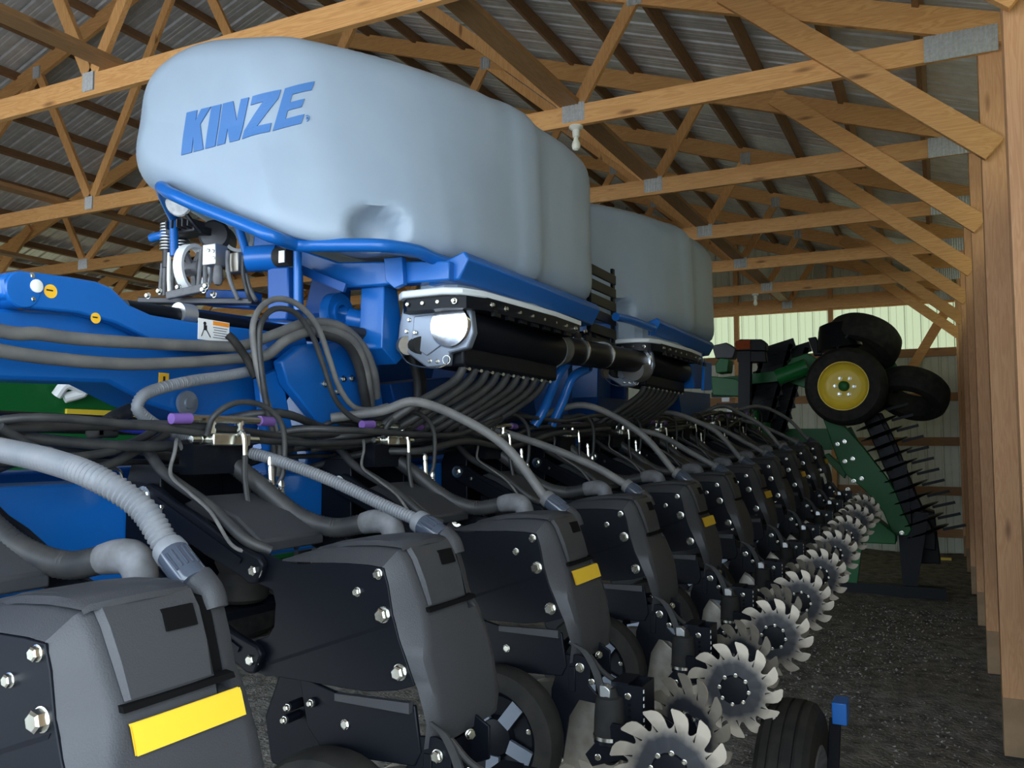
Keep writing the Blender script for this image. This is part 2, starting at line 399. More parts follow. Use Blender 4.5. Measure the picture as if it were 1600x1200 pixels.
# trusses
def plate_mesh(w, h):
    m = MB(); n = max(3, int(w / .012)); xs = []
    for i in range(n + 1):
        xs.append((-w / 2 + w * i / n, .004 if i % 2 else -.004))
    front = [[(x, -.006 + d, z) for x, d in xs] for z in (-h / 2, h / 2)]
    m.grid(front); m.box((0, .001, 0), (w, .002, h)); return m.mesh('gusset_plate', 'galvanised', smooth=False)
PL_S = plate_mesh(.10, .12); PL_E = plate_mesh(.37, .15); PL_M = plate_mesh(.16, .13)
NAMES = ['at the open front behind the camera', 'behind the camera', 'just above the camera', 'nearest in view, behind the tank top', 'second in view, crossing behind the large tank', 'third in view', 'fourth in view', 'fifth in view', 'sixth in view', 'against the back wall']
def truss(i, y):
    t = thing('roof_truss', 'pine roof truss with galvanised plates, ' + NAMES[i], 'truss', (0, y, 0), 'roof trusses')
    th = .038; D = .14; y0 = 0.0
    m = MB(); m.box(((XR + XL) / 2, y0, ZC + D / 2), (XR - XL + .1, th, D)); m.build('bottom_chord', 'wood_x', t, smooth=False)
    cs = math.cos(CA)
    for side in (1, -1):
        ex = XR + .40 if side > 0 else XL - .40
        ez = ZT + SL * -.40
        m = MB(); m.prism([(ex, ez), (RX, ez + SL * abs(ex - RX)), (RX, ez + SL * abs(ex - RX) + .16 / cs), (ex, ez + .16 / cs)], 1, y0 - th / 2, y0 + th / 2)
        m.build('top_chord', 'wood_x', t, smooth=False)
        # webs
        xs = [XR if side > 0 else XL]
        def X(d): return (XR - d) if side > 0 else (XL + d)
        nodes_b = [2.43, 4.95]; nodes_t = [1.99, 4.1, 5.2, 6.13]
        W = []
        W.append((X(nodes_t[0]), X(nodes_b[0]))); W.append((X(nodes_t[1]), X(nodes_b[0]))); W.append((X(nodes_t[1]), X(nodes_b[1]))); W.append((X(nodes_t[3]), X(nodes_b[1])))
        for xt, xb in W:
            m = MB(); m.beam((xb, y0, ZC + .10), (xt, y0, roofz(xt) + .05), .085, .036, up=(0, 1, 0))
            m.build('web', 'wood_z', t, smooth=False)
        for d in nodes_b: share('gusset_plate', PL_M if d < 3 else PL_S, t, (X(d), y0 - th / 2 - .002, ZC + .09))
        for d in nodes_t[:2]: share('gusset_plate', PL_S, t, (X(d), y0 - th / 2 - .002, roofz(X(d)) + .05))
        share('gusset_plate', PL_E, t, (X(.085), y0 - th / 2 - .002, ZC + .07))
    return t
for i, y in enumerate(TY): truss(i, y - .0775)
# knee braces
for i, y in enumerate(TY):
    if i < 3: continue
    if i == 9: y -= .14 - .0775 + .02
    for side in (1, -1):
        px_ = XR + .06 if side > 0 else XL - .06
        lab = 'diagonal timber knee brace on the %s post of the right wall' % ['nearest', 'second', 'third', 'fourth', 'fifth', 'sixth', 'back corner'][i - 3] if side > 0 else 'diagonal timber knee brace on the hidden left wall, number %s from the front' % ORD[i - 2]
        m = MB(); dx = -side
        a = Vector((px_ - side * .0, 0, 3.255)); b = Vector((px_ + dx * 1.45, 0, 3.255 + 1.24))
        m.beam(a, b, .14, .038, up=(0, 1, 0))
        o = m.build('knee_brace', 'wood_x', None, loc=(0, y - .0775 - .04, 0), smooth=False); tag(o, lab, 'brace', 'knee braces')
# long runners on the bottom chords
for x, lab in ((-2.21, 'long timber runner lying along the bottom chords, right of the large tank'), (-4.49, 'long timber runner lying along the bottom chords, left of the large tank'), (-7.54, 'long timber runner lying along the bottom chords, far left side'), (-10.2, 'long timber runner lying along the bottom chords, by the left wall')):
    m = MB(); m.box((0, (TY[0] + TY[-1]) / 2, 0), (.14, TY[-1] - TY[0] + .3, .038)); o = m.build('chord_runner', 'wood_runner_shaded', None, loc=(x, 0, ZC + .14 + .02), smooth=False); tag(o, lab, 'beam', 'chord runners')

# bulbs in porcelain sockets
def bulb(loc, lab):
    t = thing('light_bulb', lab, 'light bulb', loc, 'bare bulbs under the trusses')
    m = MB(); m.lathe((0, 0, 0), (0, 0, -1), [(0, .045), (.012, .05), (.022, .04), (.03, .026), (.075, .024), (.08, .018)], 20); m.build('socket', 'ceramic', t)
    m = MB(); m.lathe((0, 0, -.078), (0, 0, -1), [(0, .014), (.02, .018), (.045, .029), (.065, .031), (.085, .024), (.095, .01)], 20); m.build('bulb', 'bulb_glass', t)
    m = MB(); m.tube([(-.035, 0, -.01), (-.05, .01, -.04), (-.04, 0, -.075)], .003, 6); m.tube([(-.045, 0, -.005), (-.065, .01, -.03), (-.055, 0, -.06)], .003, 6); m.build('wire', 'steel_worn', t)
bulb((-2.17, TY[4] - .0775, ZC), 'bare bulb in a porcelain socket above the end of the large tank')
bulb((-2.35, TY[8] - .0775, ZC), 'bare bulb in a socket under the far truss near the back wall')

# ================================================================ planter row units
ROW = 0.763
DZ = {0: 0, 1: 0, 2: 0, 3: 0, 4: .014, 5: .036, 6: .055, 7: .078, 8: .115, 9: .155, 10: .19, 11: .225}
def bolt_mesh(r, h, washer=1.45):
    m = MB(); m.lathe((0, 0, 0), (0, -1, 0), [(0, r * washer), (.003, r * washer), (.0035, r), (h, r), (h + .002, r * .8)], 12); return m
def bolt(parent, p, r=.009, h=.009, washer=1.35, name='bolt', axis=None, cache={}):
    key = (r, h, washer)
    if key not in cache:
        m = MB(); m.lathe((0, 0, 0), (0, -1, 0), [(0, r * washer), (.003, r * washer), (.0035, r * .98)], 16); m.lathe((0, 0, 0), (0, -1, 0), [(.003, r), (h, r), (h + r * .2, r * .75)], 6); cache[key] = m.mesh('bolt', 'zinc')
    o = share(name, cache[key], parent, p)
    if axis is not None: o.rotation_euler = Vector((0, -1, 0)).rotation_difference(Vector(axis)).to_euler()
    return o

def rowwheel_mesh():
    """flat toothed row-cleaner wheel in the local xz plane, hooked teeth"""
    N = 13; pts = []
    for i in range(N):
        a0 = 2 * math.pi * i / N; p = 2 * math.pi / N
        for f, r in ((0.0, .110), (.05, .119), (.12, .131), (.22, .143), (.36, .151), (.55, .156), (.83, .158), (.86, .154), (.77, .146), (.70, .136), (.69, .124), (.75, .114), (.84, .108), (.93, .107)):
            a = a0 + f * p; pts.append((r * math.cos(a), r * math.sin(a)))
    # dedupe self-crossing is avoided because each hook ends before the next tooth rises
    n = len(pts); m = MB(); vs = []; fs = []
    for y, s in ((-.0022, 1), (.0022, 1)):
        for x, z in pts: vs.append((x, y, z))
        for k in range(n):
            a = 2 * math.pi * k / n; vs.append((.10 * math.cos(a), y + (-.001 if y < 0 else .001), .10 * math.sin(a)))
        vs.append((0, y + (-.006 if y < 0 else .006), 0))
    b = 2 * n + 1
    for k in range(n):
        j = (k + 1) % n
        fs += [(k, j, n + j, n + k), (n + k, n + j, 2 * n), (b + k, b + n + k, b + n + j, b + j), (b + n + k, b + 2 * n, b + n + j), (k, b + k, b + j, j)]
    m.add(vs, fs); return m
def wheel_material():
    m = bpy.data.materials.new('toothed_wheel'); m.use_nodes = True; MATS['toothed_wheel'] = m; nt = m.node_tree; b = nt.nodes['Principled BSDF']
    tc = nt.nodes.new('ShaderNodeTexCoord'); ln = nt.nodes.new('ShaderNodeVectorMath'); ln.operation = 'LENGTH'
    nt.links.new(tc.outputs['Object'], ln.inputs[0])
    n = nt.nodes.new('ShaderNodeTexNoise'); n.inputs['Scale'].default_value = 30; nt.links.new(tc.outputs['Object'], n.inputs['Vector'])
    ad = nt.nodes.new('ShaderNodeMath'); ad.operation = 'MULTIPLY_ADD'; ad.inputs[1].default_value = .03
    nt.links.new(n.outputs[0], ad.inputs[0]); nt.links.new(ln.outputs['Value'], ad.inputs[2])
    r = nt.nodes.new('ShaderNodeMapRange'); r.inputs[1].default_value = .098; r.inputs[2].default_value = .145; nt.links.new(ad.outputs[0], r.inputs[0])
    mx = nt.nodes.new('ShaderNodeMix'); mx.data_type = 'RGBA'; mx.inputs['A'].default_value = (.018, .02, .026, 1); mx.inputs['B'].default_value = (.42, .37, .30, 1)
    nt.links.new(r.outputs[0], mx.inputs['Factor']); nt.links.new(mx.outputs['Result'], b.inputs['Base Color'])
    mm = nt.nodes.new('ShaderNodeMath'); mm.operation = 'MULTIPLY'; mm.inputs[1].default_value = .7; nt.links.new(r.outputs[0], mm.inputs[0]); nt.links.new(mm.outputs[0], b.inputs['Metallic'])
    b.inputs['Roughness'].default_value = .42
wheel_material()

# hood stations: (outer x,z) (inner x,z at the side plate) crease y
ST = [((-1.345, 1.388), (-1.35, 1.384), .010), ((-1.30, 1.404), (-1.30, 1.386), .02), ((-1.24, 1.419), (-1.24, 1.388), .03), ((-1.16, 1.429), (-1.16, 1.392), .03), ((-1.09, 1.432), (-1.10, 1.392), .03),
      ((-1.045, 1.426), (-1.065, 1.389), .028), ((-1.026, 1.40), (-1.056, 1.376), .028), ((-1.008, 1.352), (-1.047, 1.345), .034), ((-.993, 1.303), (-1.037, 1.298), .042), ((-.984, 1.272), (-1.03, 1.27), .040), ((-.966, 1.232), (-1.014, 1.232), .022), ((-.955, 1.205), (-1.002, 1.207), .004), ((-.944, 1.165), (-.985, 1.167), .008), ((-.938, 1.128), (-.975, 1.150), .016), ((-.934, 1.08), (-.952, 1.08), .022), ((-.940, 1.03), (-.958, 1.03), .03)]
YR = 0.29
def hood_point(o, i, t):
    return (i[0] + (o[0] - i[0]) * t, i[1] + (o[1] - i[1]) * t)
def hood_mesh():
    m = MB(); rows = []
    for k, (o, i, c) in enumerate(ST):
        front = 5 <= k <= 8
        r = [(i[0], -.012, i[1])]
        p = hood_point(o, i, .80); r.append((p[0], max(c - .012, -.010), p[1]))
        p = hood_point(o, i, .97); r.append((p[0], c, p[1]))
        r.append((o[0], c + .014, o[1]))
        r += [(o[0] + .002, .10, o[1] + (.001 if k < 6 else 0)), (o[0] + .002, .17, o[1] + (.001 if k < 6 else 0)), (o[0], .214, o[1])]
        dx, dz = ((-.035, -.02) if front else (0, 0))
        r += [(o[0] + dx, .216, o[1] + dz), (o[0] + dx, .246, o[1] + dz)]
        lift = .006 if front else 0
        r += [(o[0] - (.014 if front else 0), .249, o[1] - (0.02 if k == 5 else 0)), (o[0] - .004 - (.014 if front else 0), YR - .02, o[1] - .002 - (.02 if k == 5 else 0))]
        p = hood_point(o, i, .6); r.append((p[0] - (.01 if front else 0), YR - .004, p[1])); r.append((i[0], YR, i[1]))
        rows.append(r)
    m.grid(rows)
    # close the bottom
    return m
def lid_mesh():
    m = MB(); top = []; bot = []
    for k in range(1, 9):
        o, i, c = ST[k]
        n = Vector((0.3, 0, 1)) if k < 5 else Vector((1, 0, .3)); n.normalize()
        e = .004 if k in (1, 8) else .008
        r = []; q = []
        y0 = c + .012 + (.02 if k < 3 else 0); y1 = .212
        for y in (y0, y0 + .008, .10, .17, y1 - .008, y1):
            h = e if (y0 + .002 < y < y1 - .002) else 0.0
            r.append((o[0] + .002 + n.x * h, y, o[1] + .001 + n.z * h))
        top.append(r)
    m.grid(top); return m
def cap_mesh():
    """the curved lid top with an overhanging front lip"""
    m = MB(); rows = []
    prof = [(-1.30, 1.410), (-1.24, 1.424), (-1.17, 1.435), (-1.10, 1.440), (-1.055, 1.4385), (-1.036, 1.433), (-1.034, 1.424), (-1.05, 1.424)]
    prof = prof[:7]
    for k, (x, z) in enumerate(prof):
        a = (0.06, .030, .020, .016, .016, .020, .022)[k]; b = (.17, .20, .212, .213, .213, .208, .206)[k]; dz = (.010, .010, .010, .010, .009, .006, .003)[k]
        rows.append([(x - .002, a, z - dz), (x, a + .010, z), (x + (.004 if k > 3 else 0), (a + b) / 2, z + .003), (x, b - .010, z), (x - .002, b, z - dz)])
    m.grid(rows); return m

PLATE = [(-1.425, 1.394), (-1.40, 1.402), (-1.37, 1.396), (-1.336, 1.386), (-1.292, 1.382), (-1.192, 1.391), (-1.103, 1.391), (-1.06, 1.388), (-1.048, 1.353), (-1.036, 1.294), (-1.019, 1.243), (-1.004, 1.21), (-.979, 1.155), (-1.023, 1.14), (-1.10, 1.128), (-1.243, 1.129), (-1.33, 1.130), (-1.38, 1.128), (-1.42, 1.138), (-1.437, 1.165), (-1.43, 1.19), (-1.405, 1.205), (-1.372, 1.215), (-1.355, 1.24), (-1.352, 1.29), (-1.362, 1.32), (-1.40, 1.330), (-1.43, 1.345), (-1.437, 1.37)]
SHANK = [(-1.29, 1.135), (-1.18, 1.112), (-.985, 1.112), (-.97, 1.02), (-.985, .99), (-1.10, .985), (-1.22, .985), (-1.265, 1.03)]

def make_unit():
    u = thing('row_unit', 'row unit', 'row unit', (0, 0, 0), 'row units mounted along the blue toolbar')
    h = hood_mesh().build('hood', 'hood_plastic', u, ang=28)
    l = lid_mesh().build('lid', 'hood_plastic', u, ang=30)
    cap_mesh().build('lid_cap', 'hood_plastic', l, ang=40)
    m = MB(); m.prism([(-1.03, 1.410), (-1.0165, 1.410), (-1.004, 1.380), (-1.02, 1.380)], 1, .135, .192); m.build('handle_shade', 'gap_shade', l)  # solid dark wedge on the lid, painting the shade of a handle recess
    m = MB(); m.prism([(-1.0, 1.302), (-.984, 1.300), (-.980, 1.292), (-.998, 1.292)], 1, .046, .246); m.build('lid_gap_shade', 'gap_shade', u)  # black strip painting the shade in the slot under the lid
    m = MB(); m.prism([(-1.075, 1.418), (-1.047, 1.412), (-1.034, 1.385), (-1.018, 1.335), (-1.008, 1.300), (-1.075, 1.300)], 1, .2155, .2465); m.build('side_recess_shade', 'gap_shade', u)  # black filler that puts deep shade into the recess beside the lid
    for y0, y1 in ((-.016, -.010), (YR + .002, YR + .008)):
        m = MB(); m.prism(PLATE, 1, y0, y1); sp = m.build('side_plate', 'black_paint', u, bevel=.0015)
        m = MB(); m.prism([(-1.37, 1.20), (-1.12, 1.275), (-1.03, 1.30), (-1.02, 1.27), (-1.12, 1.235), (-1.37, 1.165)], 1, y0 - .003 if y0 < 0 else y1, y0 if y0 < 0 else y1 + .003)
    # folded crease strengthening the near plate
    m = MB(); m.add([(-1.375, -.0165, 1.150), (-1.045, -.0165, 1.268), (-1.003, -.0165, 1.205), (-.983, -.0165, 1.157), (-1.10, -.0165, 1.13), (-1.37, -.0165, 1.132), (-1.375, -.0175, 1.158), (-1.04, -.0175, 1.277)], [(6, 7, 1, 0)]); 
    m.build('plate_crease', 'black_paint', u)
    for x, z, r in ((-1.071, 1.375, .010), (-1.057, 1.292, .015), (-1.014, 1.179, .015), (-1.125, 1.334, .009)): bolt(u, (x, -.016, z), r, r * 1.0, 1.15)
    for x, z in ((-1.396, 1.364), (-1.399, 1.166)): bolt(u, (x, -.034, z), .012, .012, 1.75, 'pivot_bolt')
    # parallel arms
    for z0, z1, nm in ((1.522, 1.364, 'upper_arm'), (1.325, 1.166, 'lower_arm')):
        for y in (-.030, YR + .018):
            a, b = Vector((-1.755, y, z0)), Vector((-1.397, y, z1)); d = (b - a).normalized(); n = Vector((-d.z, 0, d.x))
            if n.z < 0: n = -n
            m = MB(); pts = []
            for p, w, e in ((a, .034, -1),): pass
            for t, w in ((-.03, .022), (.0, .034), (.10, .036), (.25, .030), (.42, .034), (.62, .030), (.80, .026), (.95, .032), (1.0, .034), (1.05, .024)): pts.append((a + (b - a) * t + n * w))
            low = [(a + (b - a) * t - n * w) for t, w in ((1.05, .024), (1.0, .034), (.93, .032), (.80, .034), (.62, .038), (.42, .036), (.25, .034), (.10, .036), (0, .034), (-.03, .022))]
            m.prism([(p.x, p.z) for p in pts + low], 1, y - .010, y + .010); arm = m.build(nm, 'black_paint', u, bevel=.005)
            m = MB(); m.beam(a.lerp(b, .12) + n * .012 + Vector((0, -.012 if y < 0 else .012, 0)), a.lerp(b, .90) + n * .004 + Vector((0, -.012 if y < 0 else .012, 0)), .012, .008, up=(0, 1, 0)); m.build('arm_rib', 'black_paint', arm)
        bolt(u, (-1.755, -.041, z0), .013, .010, 1.85, 'pivot_bolt')
    # mounting plate on the toolbar
    m = MB(); m.prism([(-1.845, 1.56), (-1.83, 1.60), (-1.745, 1.60), (-1.725, 1.575), (-1.72, 1.25), (-1.745, 1.20), (-1.845, 1.20)], 1, -.018, -.008); m.build('mount_plate', 'black_paint', u, bevel=.003)
    m = MB(); m.prism([(-1.845, 1.56), (-1.83, 1.60), (-1.745, 1.60), (-1.725, 1.575), (-1.72, 1.25), (-1.745, 1.20), (-1.845, 1.20)], 1, YR, YR + .01); m.box((-1.835, YR / 2, 1.40), (.014, YR, .38)); m.build('mount_bracket', 'black_paint', u, bevel=.003)
    bolt(u, (-1.69, -.042, 1.497), .007, .008, 1.1)
    # down-pressure airbag between the arms
    m = MB(); m.lathe((-1.60, .14, 1.25), (0, 0, 1), [(0, .05), (.01, .062), (.05, .070), (.075, .058), (.10, .070), (.14, .062), (.15, .05)], 20); m.build('down_pressure_bag', 'rubber', u)
    m = MB(); m.box((-1.60, .14, 1.235), (.12, .26, .02)); m.build('bag_plate', 'black_paint', u)
    m = MB(); m.box((-1.60, .14, 1.415), (.14, .28, .02)); m.build('bag_plate', 'black_paint', u)
    # grey cast saddle between the arms, behind the hood
    m = MB(); m.prism([(-1.70, 1.50), (-1.64, 1.52), (-1.52, 1.475), (-1.44, 1.42), (-1.44, 1.39), (-1.53, 1.435), (-1.66, 1.475)], 1, .03, .26); m.build('arm_saddle', 'hood_plastic', u, bevel=.006)
    # shank, seed chute
    m = MB(); m.prism(SHANK, 1, -.006, .004); m.build('shank', 'black_paint', u, bevel=.003)
    bolt(u, (-1.16, -.006, 1.05), .011, .004, 1.0)
    m = MB(); m.prism([(-1.18, 1.115), (-.99, 1.120), (-.99, 1.098), (-1.18, 1.100)], 1, -.02, -.005); m.build('shank_lip', 'hood_plastic', u)
    m = MB(); m.prism([(-1.38, 1.12), (-1.31, 1.12), (-1.29, 1.06), (-1.24, 1.02), (-1.25, .95), (-1.33, .90), (-1.40, .92), (-1.42, 1.02)], 1, .03, .07); m.build('gauge_arm', 'black_paint', u, bevel=.006)
    for x, z in ((-1.245, 1.086), (-1.31, 1.068), (-1.318, 1.04)): bolt(u, (x, -.016, z), .007, .010, 1.15)
    for x, z in ((-1.318, 1.04), (-1.245, 1.086), (-1.31, 1.068)): m = MB(); m.cyl((x, -.016, z), (x, .04, z), .0105, 10); m.build('spacer', 'black_paint', u)
    # gauge wheel
    gc = Vector((-1.165, -.052, .815))
    m = MB(); m.lathe(gc + Vector((0, .05, 0)), (0, -1, 0), [(0, .150), (.0, .176), (.008, .188), (.03, .196), (.07, .196), (.09, .186), (.10, .160), (.10, .140), (.09, .138), (0, .138), (0, .150)], 36); gw = m.build('gauge_wheel', 'rubber', u)
    m = MB(); m.lathe(gc + Vector((0, .045, 0)), (0, -1, 0), [(0, .142), (.088, .142), (.09, .137), (.075, .13), (.060, .115), (.055, .06), (.07, .05), (.075, .02)], 30); m.build('rim', 'black_paint', gw)
    for k in range(5):
        a = k * 2 * math.pi / 5 + .3; bolt(gw, gc + Vector((.122 * math.cos(a), -.038, .122 * math.sin(a))), .006, .007, 1.2)
    m = MB()
    for k in range(5):
        a = k * 2 * math.pi / 5 + .9; m.beam(gc + Vector((.05 * math.cos(a), -.026, .05 * math.sin(a))), gc + Vector((.125 * math.cos(a), -.026, .125 * math.sin(a))), .04, .012, up=(0, 1, 0))
    m.build('spoke', 'plate_satin', gw)
    # opener discs
    for y, dx in ((.13, 0.0), (.175, .005)):
        m = MB(); m.lathe((-1.075 + dx, y, .725), (0.05 if y < .15 else -.05, -1, 0), [(-.002, .205), (.0, .206), (.002, .195), (.004, .06), (.006, .0)], 40); m.build('opener_disc', 'steel_worn', u)
    # row cleaner
    m = MB(); m.prism([(-.985, 1.05), (-.935, 1.055), (-.905, 1.045), (-.90, 1.01), (-.905, .975), (-.885, .955), (-.87, .945), (-.87, .925), (-.935, .93), (-.965, .88), (-.985, .76), (-1.02, .74), (-1.02, .95)], 1, -.002, .006); m.build('cleaner_bracket', 'black_paint', u, bevel=.002)
    m = MB(); m.prism([(-.985, 1.05), (-.935, 1.055), (-.90, 1.035), (-.90, .965), (-.985, .93)], 1, .16, .168); m.box((-.955, .08, .985), (.02, .17, .07)); m.build('cleaner_mount', 'black_paint', u, bevel=.002)
    bolt(u, (-.930, -.003, 1.020), .012, .011, 1.1); bolt(u, (-.895, -.003, .985), .008, .008, 1.1); bolt(u, (-.992, -.003, .757), .009, .008, 1.1); bolt(u, (-.915, .10, 1.035), .010, .010, 1.1, axis=(.8, -.6, 0))
    m = MB(); m.lathe((-.842, -.005, .955), (0, 0, -1), [(-.022, .018), (0, .026), (.004, .036), (.02, .040), (.06, .043), (.10, .044), (.112, .040)], 20); ab = m.build('cleaner_airbag', 'rubber', u)
    m = MB(); m.lathe((-.842, -.005, .853), (0, 0, -1), [(0, .044), (.001, .0465), (.011, .0465), (.012, .044)], 24); m.build('clamp_ring', 'zinc', ab)
    m = MB(); m.lathe((-.842, -.005, .842), (0, 0, -1), [(0, .043), (.012, .044), (.02, .034), (.06, .026), (.07, .015)], 20); m.build('airbag_piston', 'black_paint', ab)
    m = MB(); m.prism([(-.862, .985), (-.845, .985), (-.832, .975), (-.832, .955), (-.862, .955)], 1, -.03, .006); m.build('airbag_cap', 'aluminium', ab, bevel=.002)
    bolt(u, (-.86, -.048, .800), .008, .008, 1.1)
    # perforated channel and arms
    m = MB(); m.box((-.795, .004, .925), (.09, .006, .125)); m.box((-.752, .055, .925), (.006, .105, .125)); m.box((-.795, .106, .925), (.09, .006, .125)); m.box((-.815, .055, .989), (.05, .105, .005)); ch = m.build('channel', 'black_paint', u)
    m = MB()
    for k in range(6): m.box((-.7485, .010, .973 - k * .019), (.002, .006, .009))
    m.build('notch', 'white_paint', ch)
    m = MB()
    for k in range(5): m.cyl((-.787, .0005, .935 - k * .016), (-.787, -.001, .935 - k * .016), .0045, 8)
    m.build('hole', 'gap_shade', ch)
    bolt(u, (-.79, .0, .958), .0085, .008, 1.1); bolt(u, (-.79, .0, .872), .0085, .008, 1.1); 
    for y in (-.045, .125):
        m = MB(); m.prism([(-.90, .80), (-.82, .895), (-.74, .885), (-.66, .838), (-.635, .81), (-.65, .785), (-.72, .80), (-.80, .80), (-.88, .77)], 1, y, y + .010); m.build('cleaner_arm', 'black_paint', u, bevel=.002)
    for cx, cy, cz, yaw in ((-.648, -.092, .812, math.radians(9)), (-.672, .185, .830, math.radians(-28))):
        w = share('toothed_wheel', TW, u, (cx, cy, cz), (0, random.uniform(0, .4), yaw))
        m = MB(); m.lathe((0, 0, 0), (0, -1, 0), [(-.035, .03), (.004, .05), (.010, .045), (.012, .02)], 18); m.build('hub', 'black_paint', w)
        for k in range(8):
            a = 2 * math.pi * k / 8 + .2; bolt(w, (.048 * math.cos(a), -.007, .048 * math.sin(a)), .0062, .006, 1.15)
    # rubber strap tied round the bracket
    m = MB(); P = path([(-.955, -.004, 1.085), (-.915, -.010, 1.068), (-.885, -.014, 1.03), (-.868, -.016, .99), (-.858, -.014, .955)], 5); vs = []
    for p in P: vs += [p + Vector((-.012, 0, 0)), p + Vector((.012, -.004, 0)), p + Vector((.012, .002, 0)), p + Vector((-.012, .006, 0))]
    n = len(P); fs = [(4 * i + a, 4 * i + (a + 1) % 4, 4 * i + 4 + (a + 1) % 4, 4 * i + 4 + a) for i in range(n - 1) for a in range(4)]
    m.add(vs, fs); m.tube([(-.90, -.008, 1.06), (-.87, .02, 1.01), (-.83, .06, .97), (-.80, .08, .955)], .007, 6); m.build('strap', 'hose_black', u)
    # cables strapped along the upper arm
    m = MB(); m.tube([(-1.84, -.08, 1.63), (-1.78, -.03, 1.64), (-1.70, -.025, 1.575), (-1.55, -.022, 1.50), (-1.45, -.015, 1.43), (-1.40, .02, 1.40)], .0135, 10); m.build('cable_harness', 'hose_black', u, ang=60)
    m = MB(); m.tube([(-1.72, .05, 1.62), (-1.69, .0, 1.66), (-1.665, -.03, 1.63), (-1.66, -.045, 1.575), (-1.60, -.045, 1.535), (-1.53, -.042, 1.49), (-1.46, -.046, 1.42), (-1.42, -.03, 1.40)], .0048, 6); m.build('arm_cable', 'hose_grey', u, ang=60)
    # hose elbow on the hood
    m = MB(); m.tube([(-1.240, .285, 1.395), (-1.242, .285, 1.43), (-1.262, .284, 1.452), (-1.30, .282, 1.452), (-1.33, .28, 1.446)], lambda t: .027 + .004 * math.sin(t * 3), 16); el = m.build('seed_elbow', 'fitting_grey', u, ang=50)
    m = MB(); m.lathe((-1.240, .285, 1.37), (0, 0, 1), [(0, .040), (.035, .039), (.045, .035)], 18); m.build('elbow_collar', 'hood_plastic', el)
    m = MB(); m.tube([(-1.05, .262, 1.385), (-1.06, .262, 1.41), (-1.085, .264, 1.43)], .027, 14); m.build('hose_spigot', 'hood_plastic', u)
    return u
TW = rowwheel_mesh().mesh('toothed_wheel', 'toothed_wheel', smooth=True, ang=30)
unit0 = make_unit()
strip = MB(); rows = []
for y in (.052, .056, .10, .15, .20, .246, .25): rows.append([(-.974 + (.0 if .06 < y < .24 else -.001), y, 1.277), (-.9715, y, 1.272), (-.962, y, 1.243), (-.9605, y, 1.238)])
strip.grid(rows); r2 = [[(x - .004, y, z) for x, y, z in r] for r in rows]; strip.grid(r2); STRIP = strip.mesh('reflector_strip', 'yellow_strip')
UL = {1: 'black planter row unit with yellow strip, closest to the camera at lower left', 2: 'black planter row unit without strip between the two nearest yellow-striped ones'}
units = {}
for k in range(1, 12):
    u = unit0 if k == 1 else copy_tree(unit0)
    u.location = (0, ROW * k, DZ[k]); units[k] = u
    u['label'] = UL.get(k, 'black planter row unit %s yellow strip, %s from the camera along the toolbar' % ('with' if k % 2 else 'without', ORD[k]))
for k in (1, 3, 5, 7, 9, 11): share('reflector_strip', STRIP, units[k])

# ================================================================ planter frame and toolbar
def rbeam(a, b, w, h, name, m, parent, bev=.008, up=(0, 0, 1)):
    mb = MB(); mb.beam(a, b, w, h, up); return mb.build(name, m, parent, bevel=bev)
fr = thing('planter_frame', 'blue steel planter frame with toolbar, boom and tank cradles', 'planter frame', (-2.0, 3, 0))
fr.location = (0, 0, 0)
rbeam((-1.935, -.35, 1.43), (-1.935, 2.62, 1.43), .17, .25, 'toolbar', 'kinze_blue', fr)
rbeam((-1.935, 2.62, 1.43), (-1.935, 9.0, 1.68), .17, .25, 'toolbar', 'kinze_blue', fr)
rbeam((-2.55, -.35, 1.43), (-2.55, 9.0, 1.55), .17, .22, 'rear_toolbar', 'dark_blue', fr)
for y in (.6, 2.6, 4.2, 6.0, 8.0): rbeam((-2.47, y, 1.45 + max(0, y - 2.6) * .025), (-2.02, y, 1.45 + max(0, y - 2.6) * .035), .12, .16, 'cross_tube', 'dark_blue', fr)
# boom along the toolbar (left of the picture)
def plate(pts, x0, x1, name, m, parent=fr, bev=.006):
    mb = MB(); mb.prism([(p[1], p[2]) for p in pts], 0, x0, x1); return mb.build(name, m, parent, bevel=bev)
up_ = [(-1.93, 1.216, 2.029), (-1.93, 1.23, 2.045), (-1.93, 1.261, 2.056), (-1.93, 1.309, 2.06), (-1.93, 1.393, 2.064), (-1.93, 1.466, 2.065), (-1.93, 1.508, 2.057), (-1.93, 1.564, 2.02), (-1.93, 1.637, 2.002), (-1.93, 1.783, 2.001), (-1.93, 2.043, 2.01), (-1.93, 2.271, 2.018), (-1.93, 2.295, 1.974), (-1.93, 2.163, 1.925), (-1.93, 1.786, 1.918), (-1.93, 1.64, 1.932), (-1.93, 1.527, 1.965), (-1.93, 1.414, 1.977), (-1.93, 1.296, 1.971), (-1.93, 1.249, 1.974), (-1.93, 1.223, 1.991)]
bp = plate(up_, -1.965, -1.925, 'boom_link', 'kinze_blue')
main = [(-.3, 1.99), (1.2, 1.965), (-1.97, 1.339, 1.976), (-1.97, 1.444, 1.985), (-1.97, 1.598, 1.986), (-1.97, 1.822, 1.961), (-1.97, 2.27, 1.984), (-1.97, 2.306, 1.855), (-1.97, 2.212, 1.763), (-1.97, 1.879, 1.719), (-1.97, 1.818, 1.727), (-1.97, 1.68, 1.759), (-1.97, 1.545, 1.811), (1.24, 1.80), (-.3, 1.80)]
mb = MB(); mb.prism([(p[1], p[2]) if len(p) == 3 else p for p in main], 0, -2.14, -1.97); mb.build('boom', 'kinze_blue', fr, bevel=.010)
c = (-1.92, 1.268, 2.012)
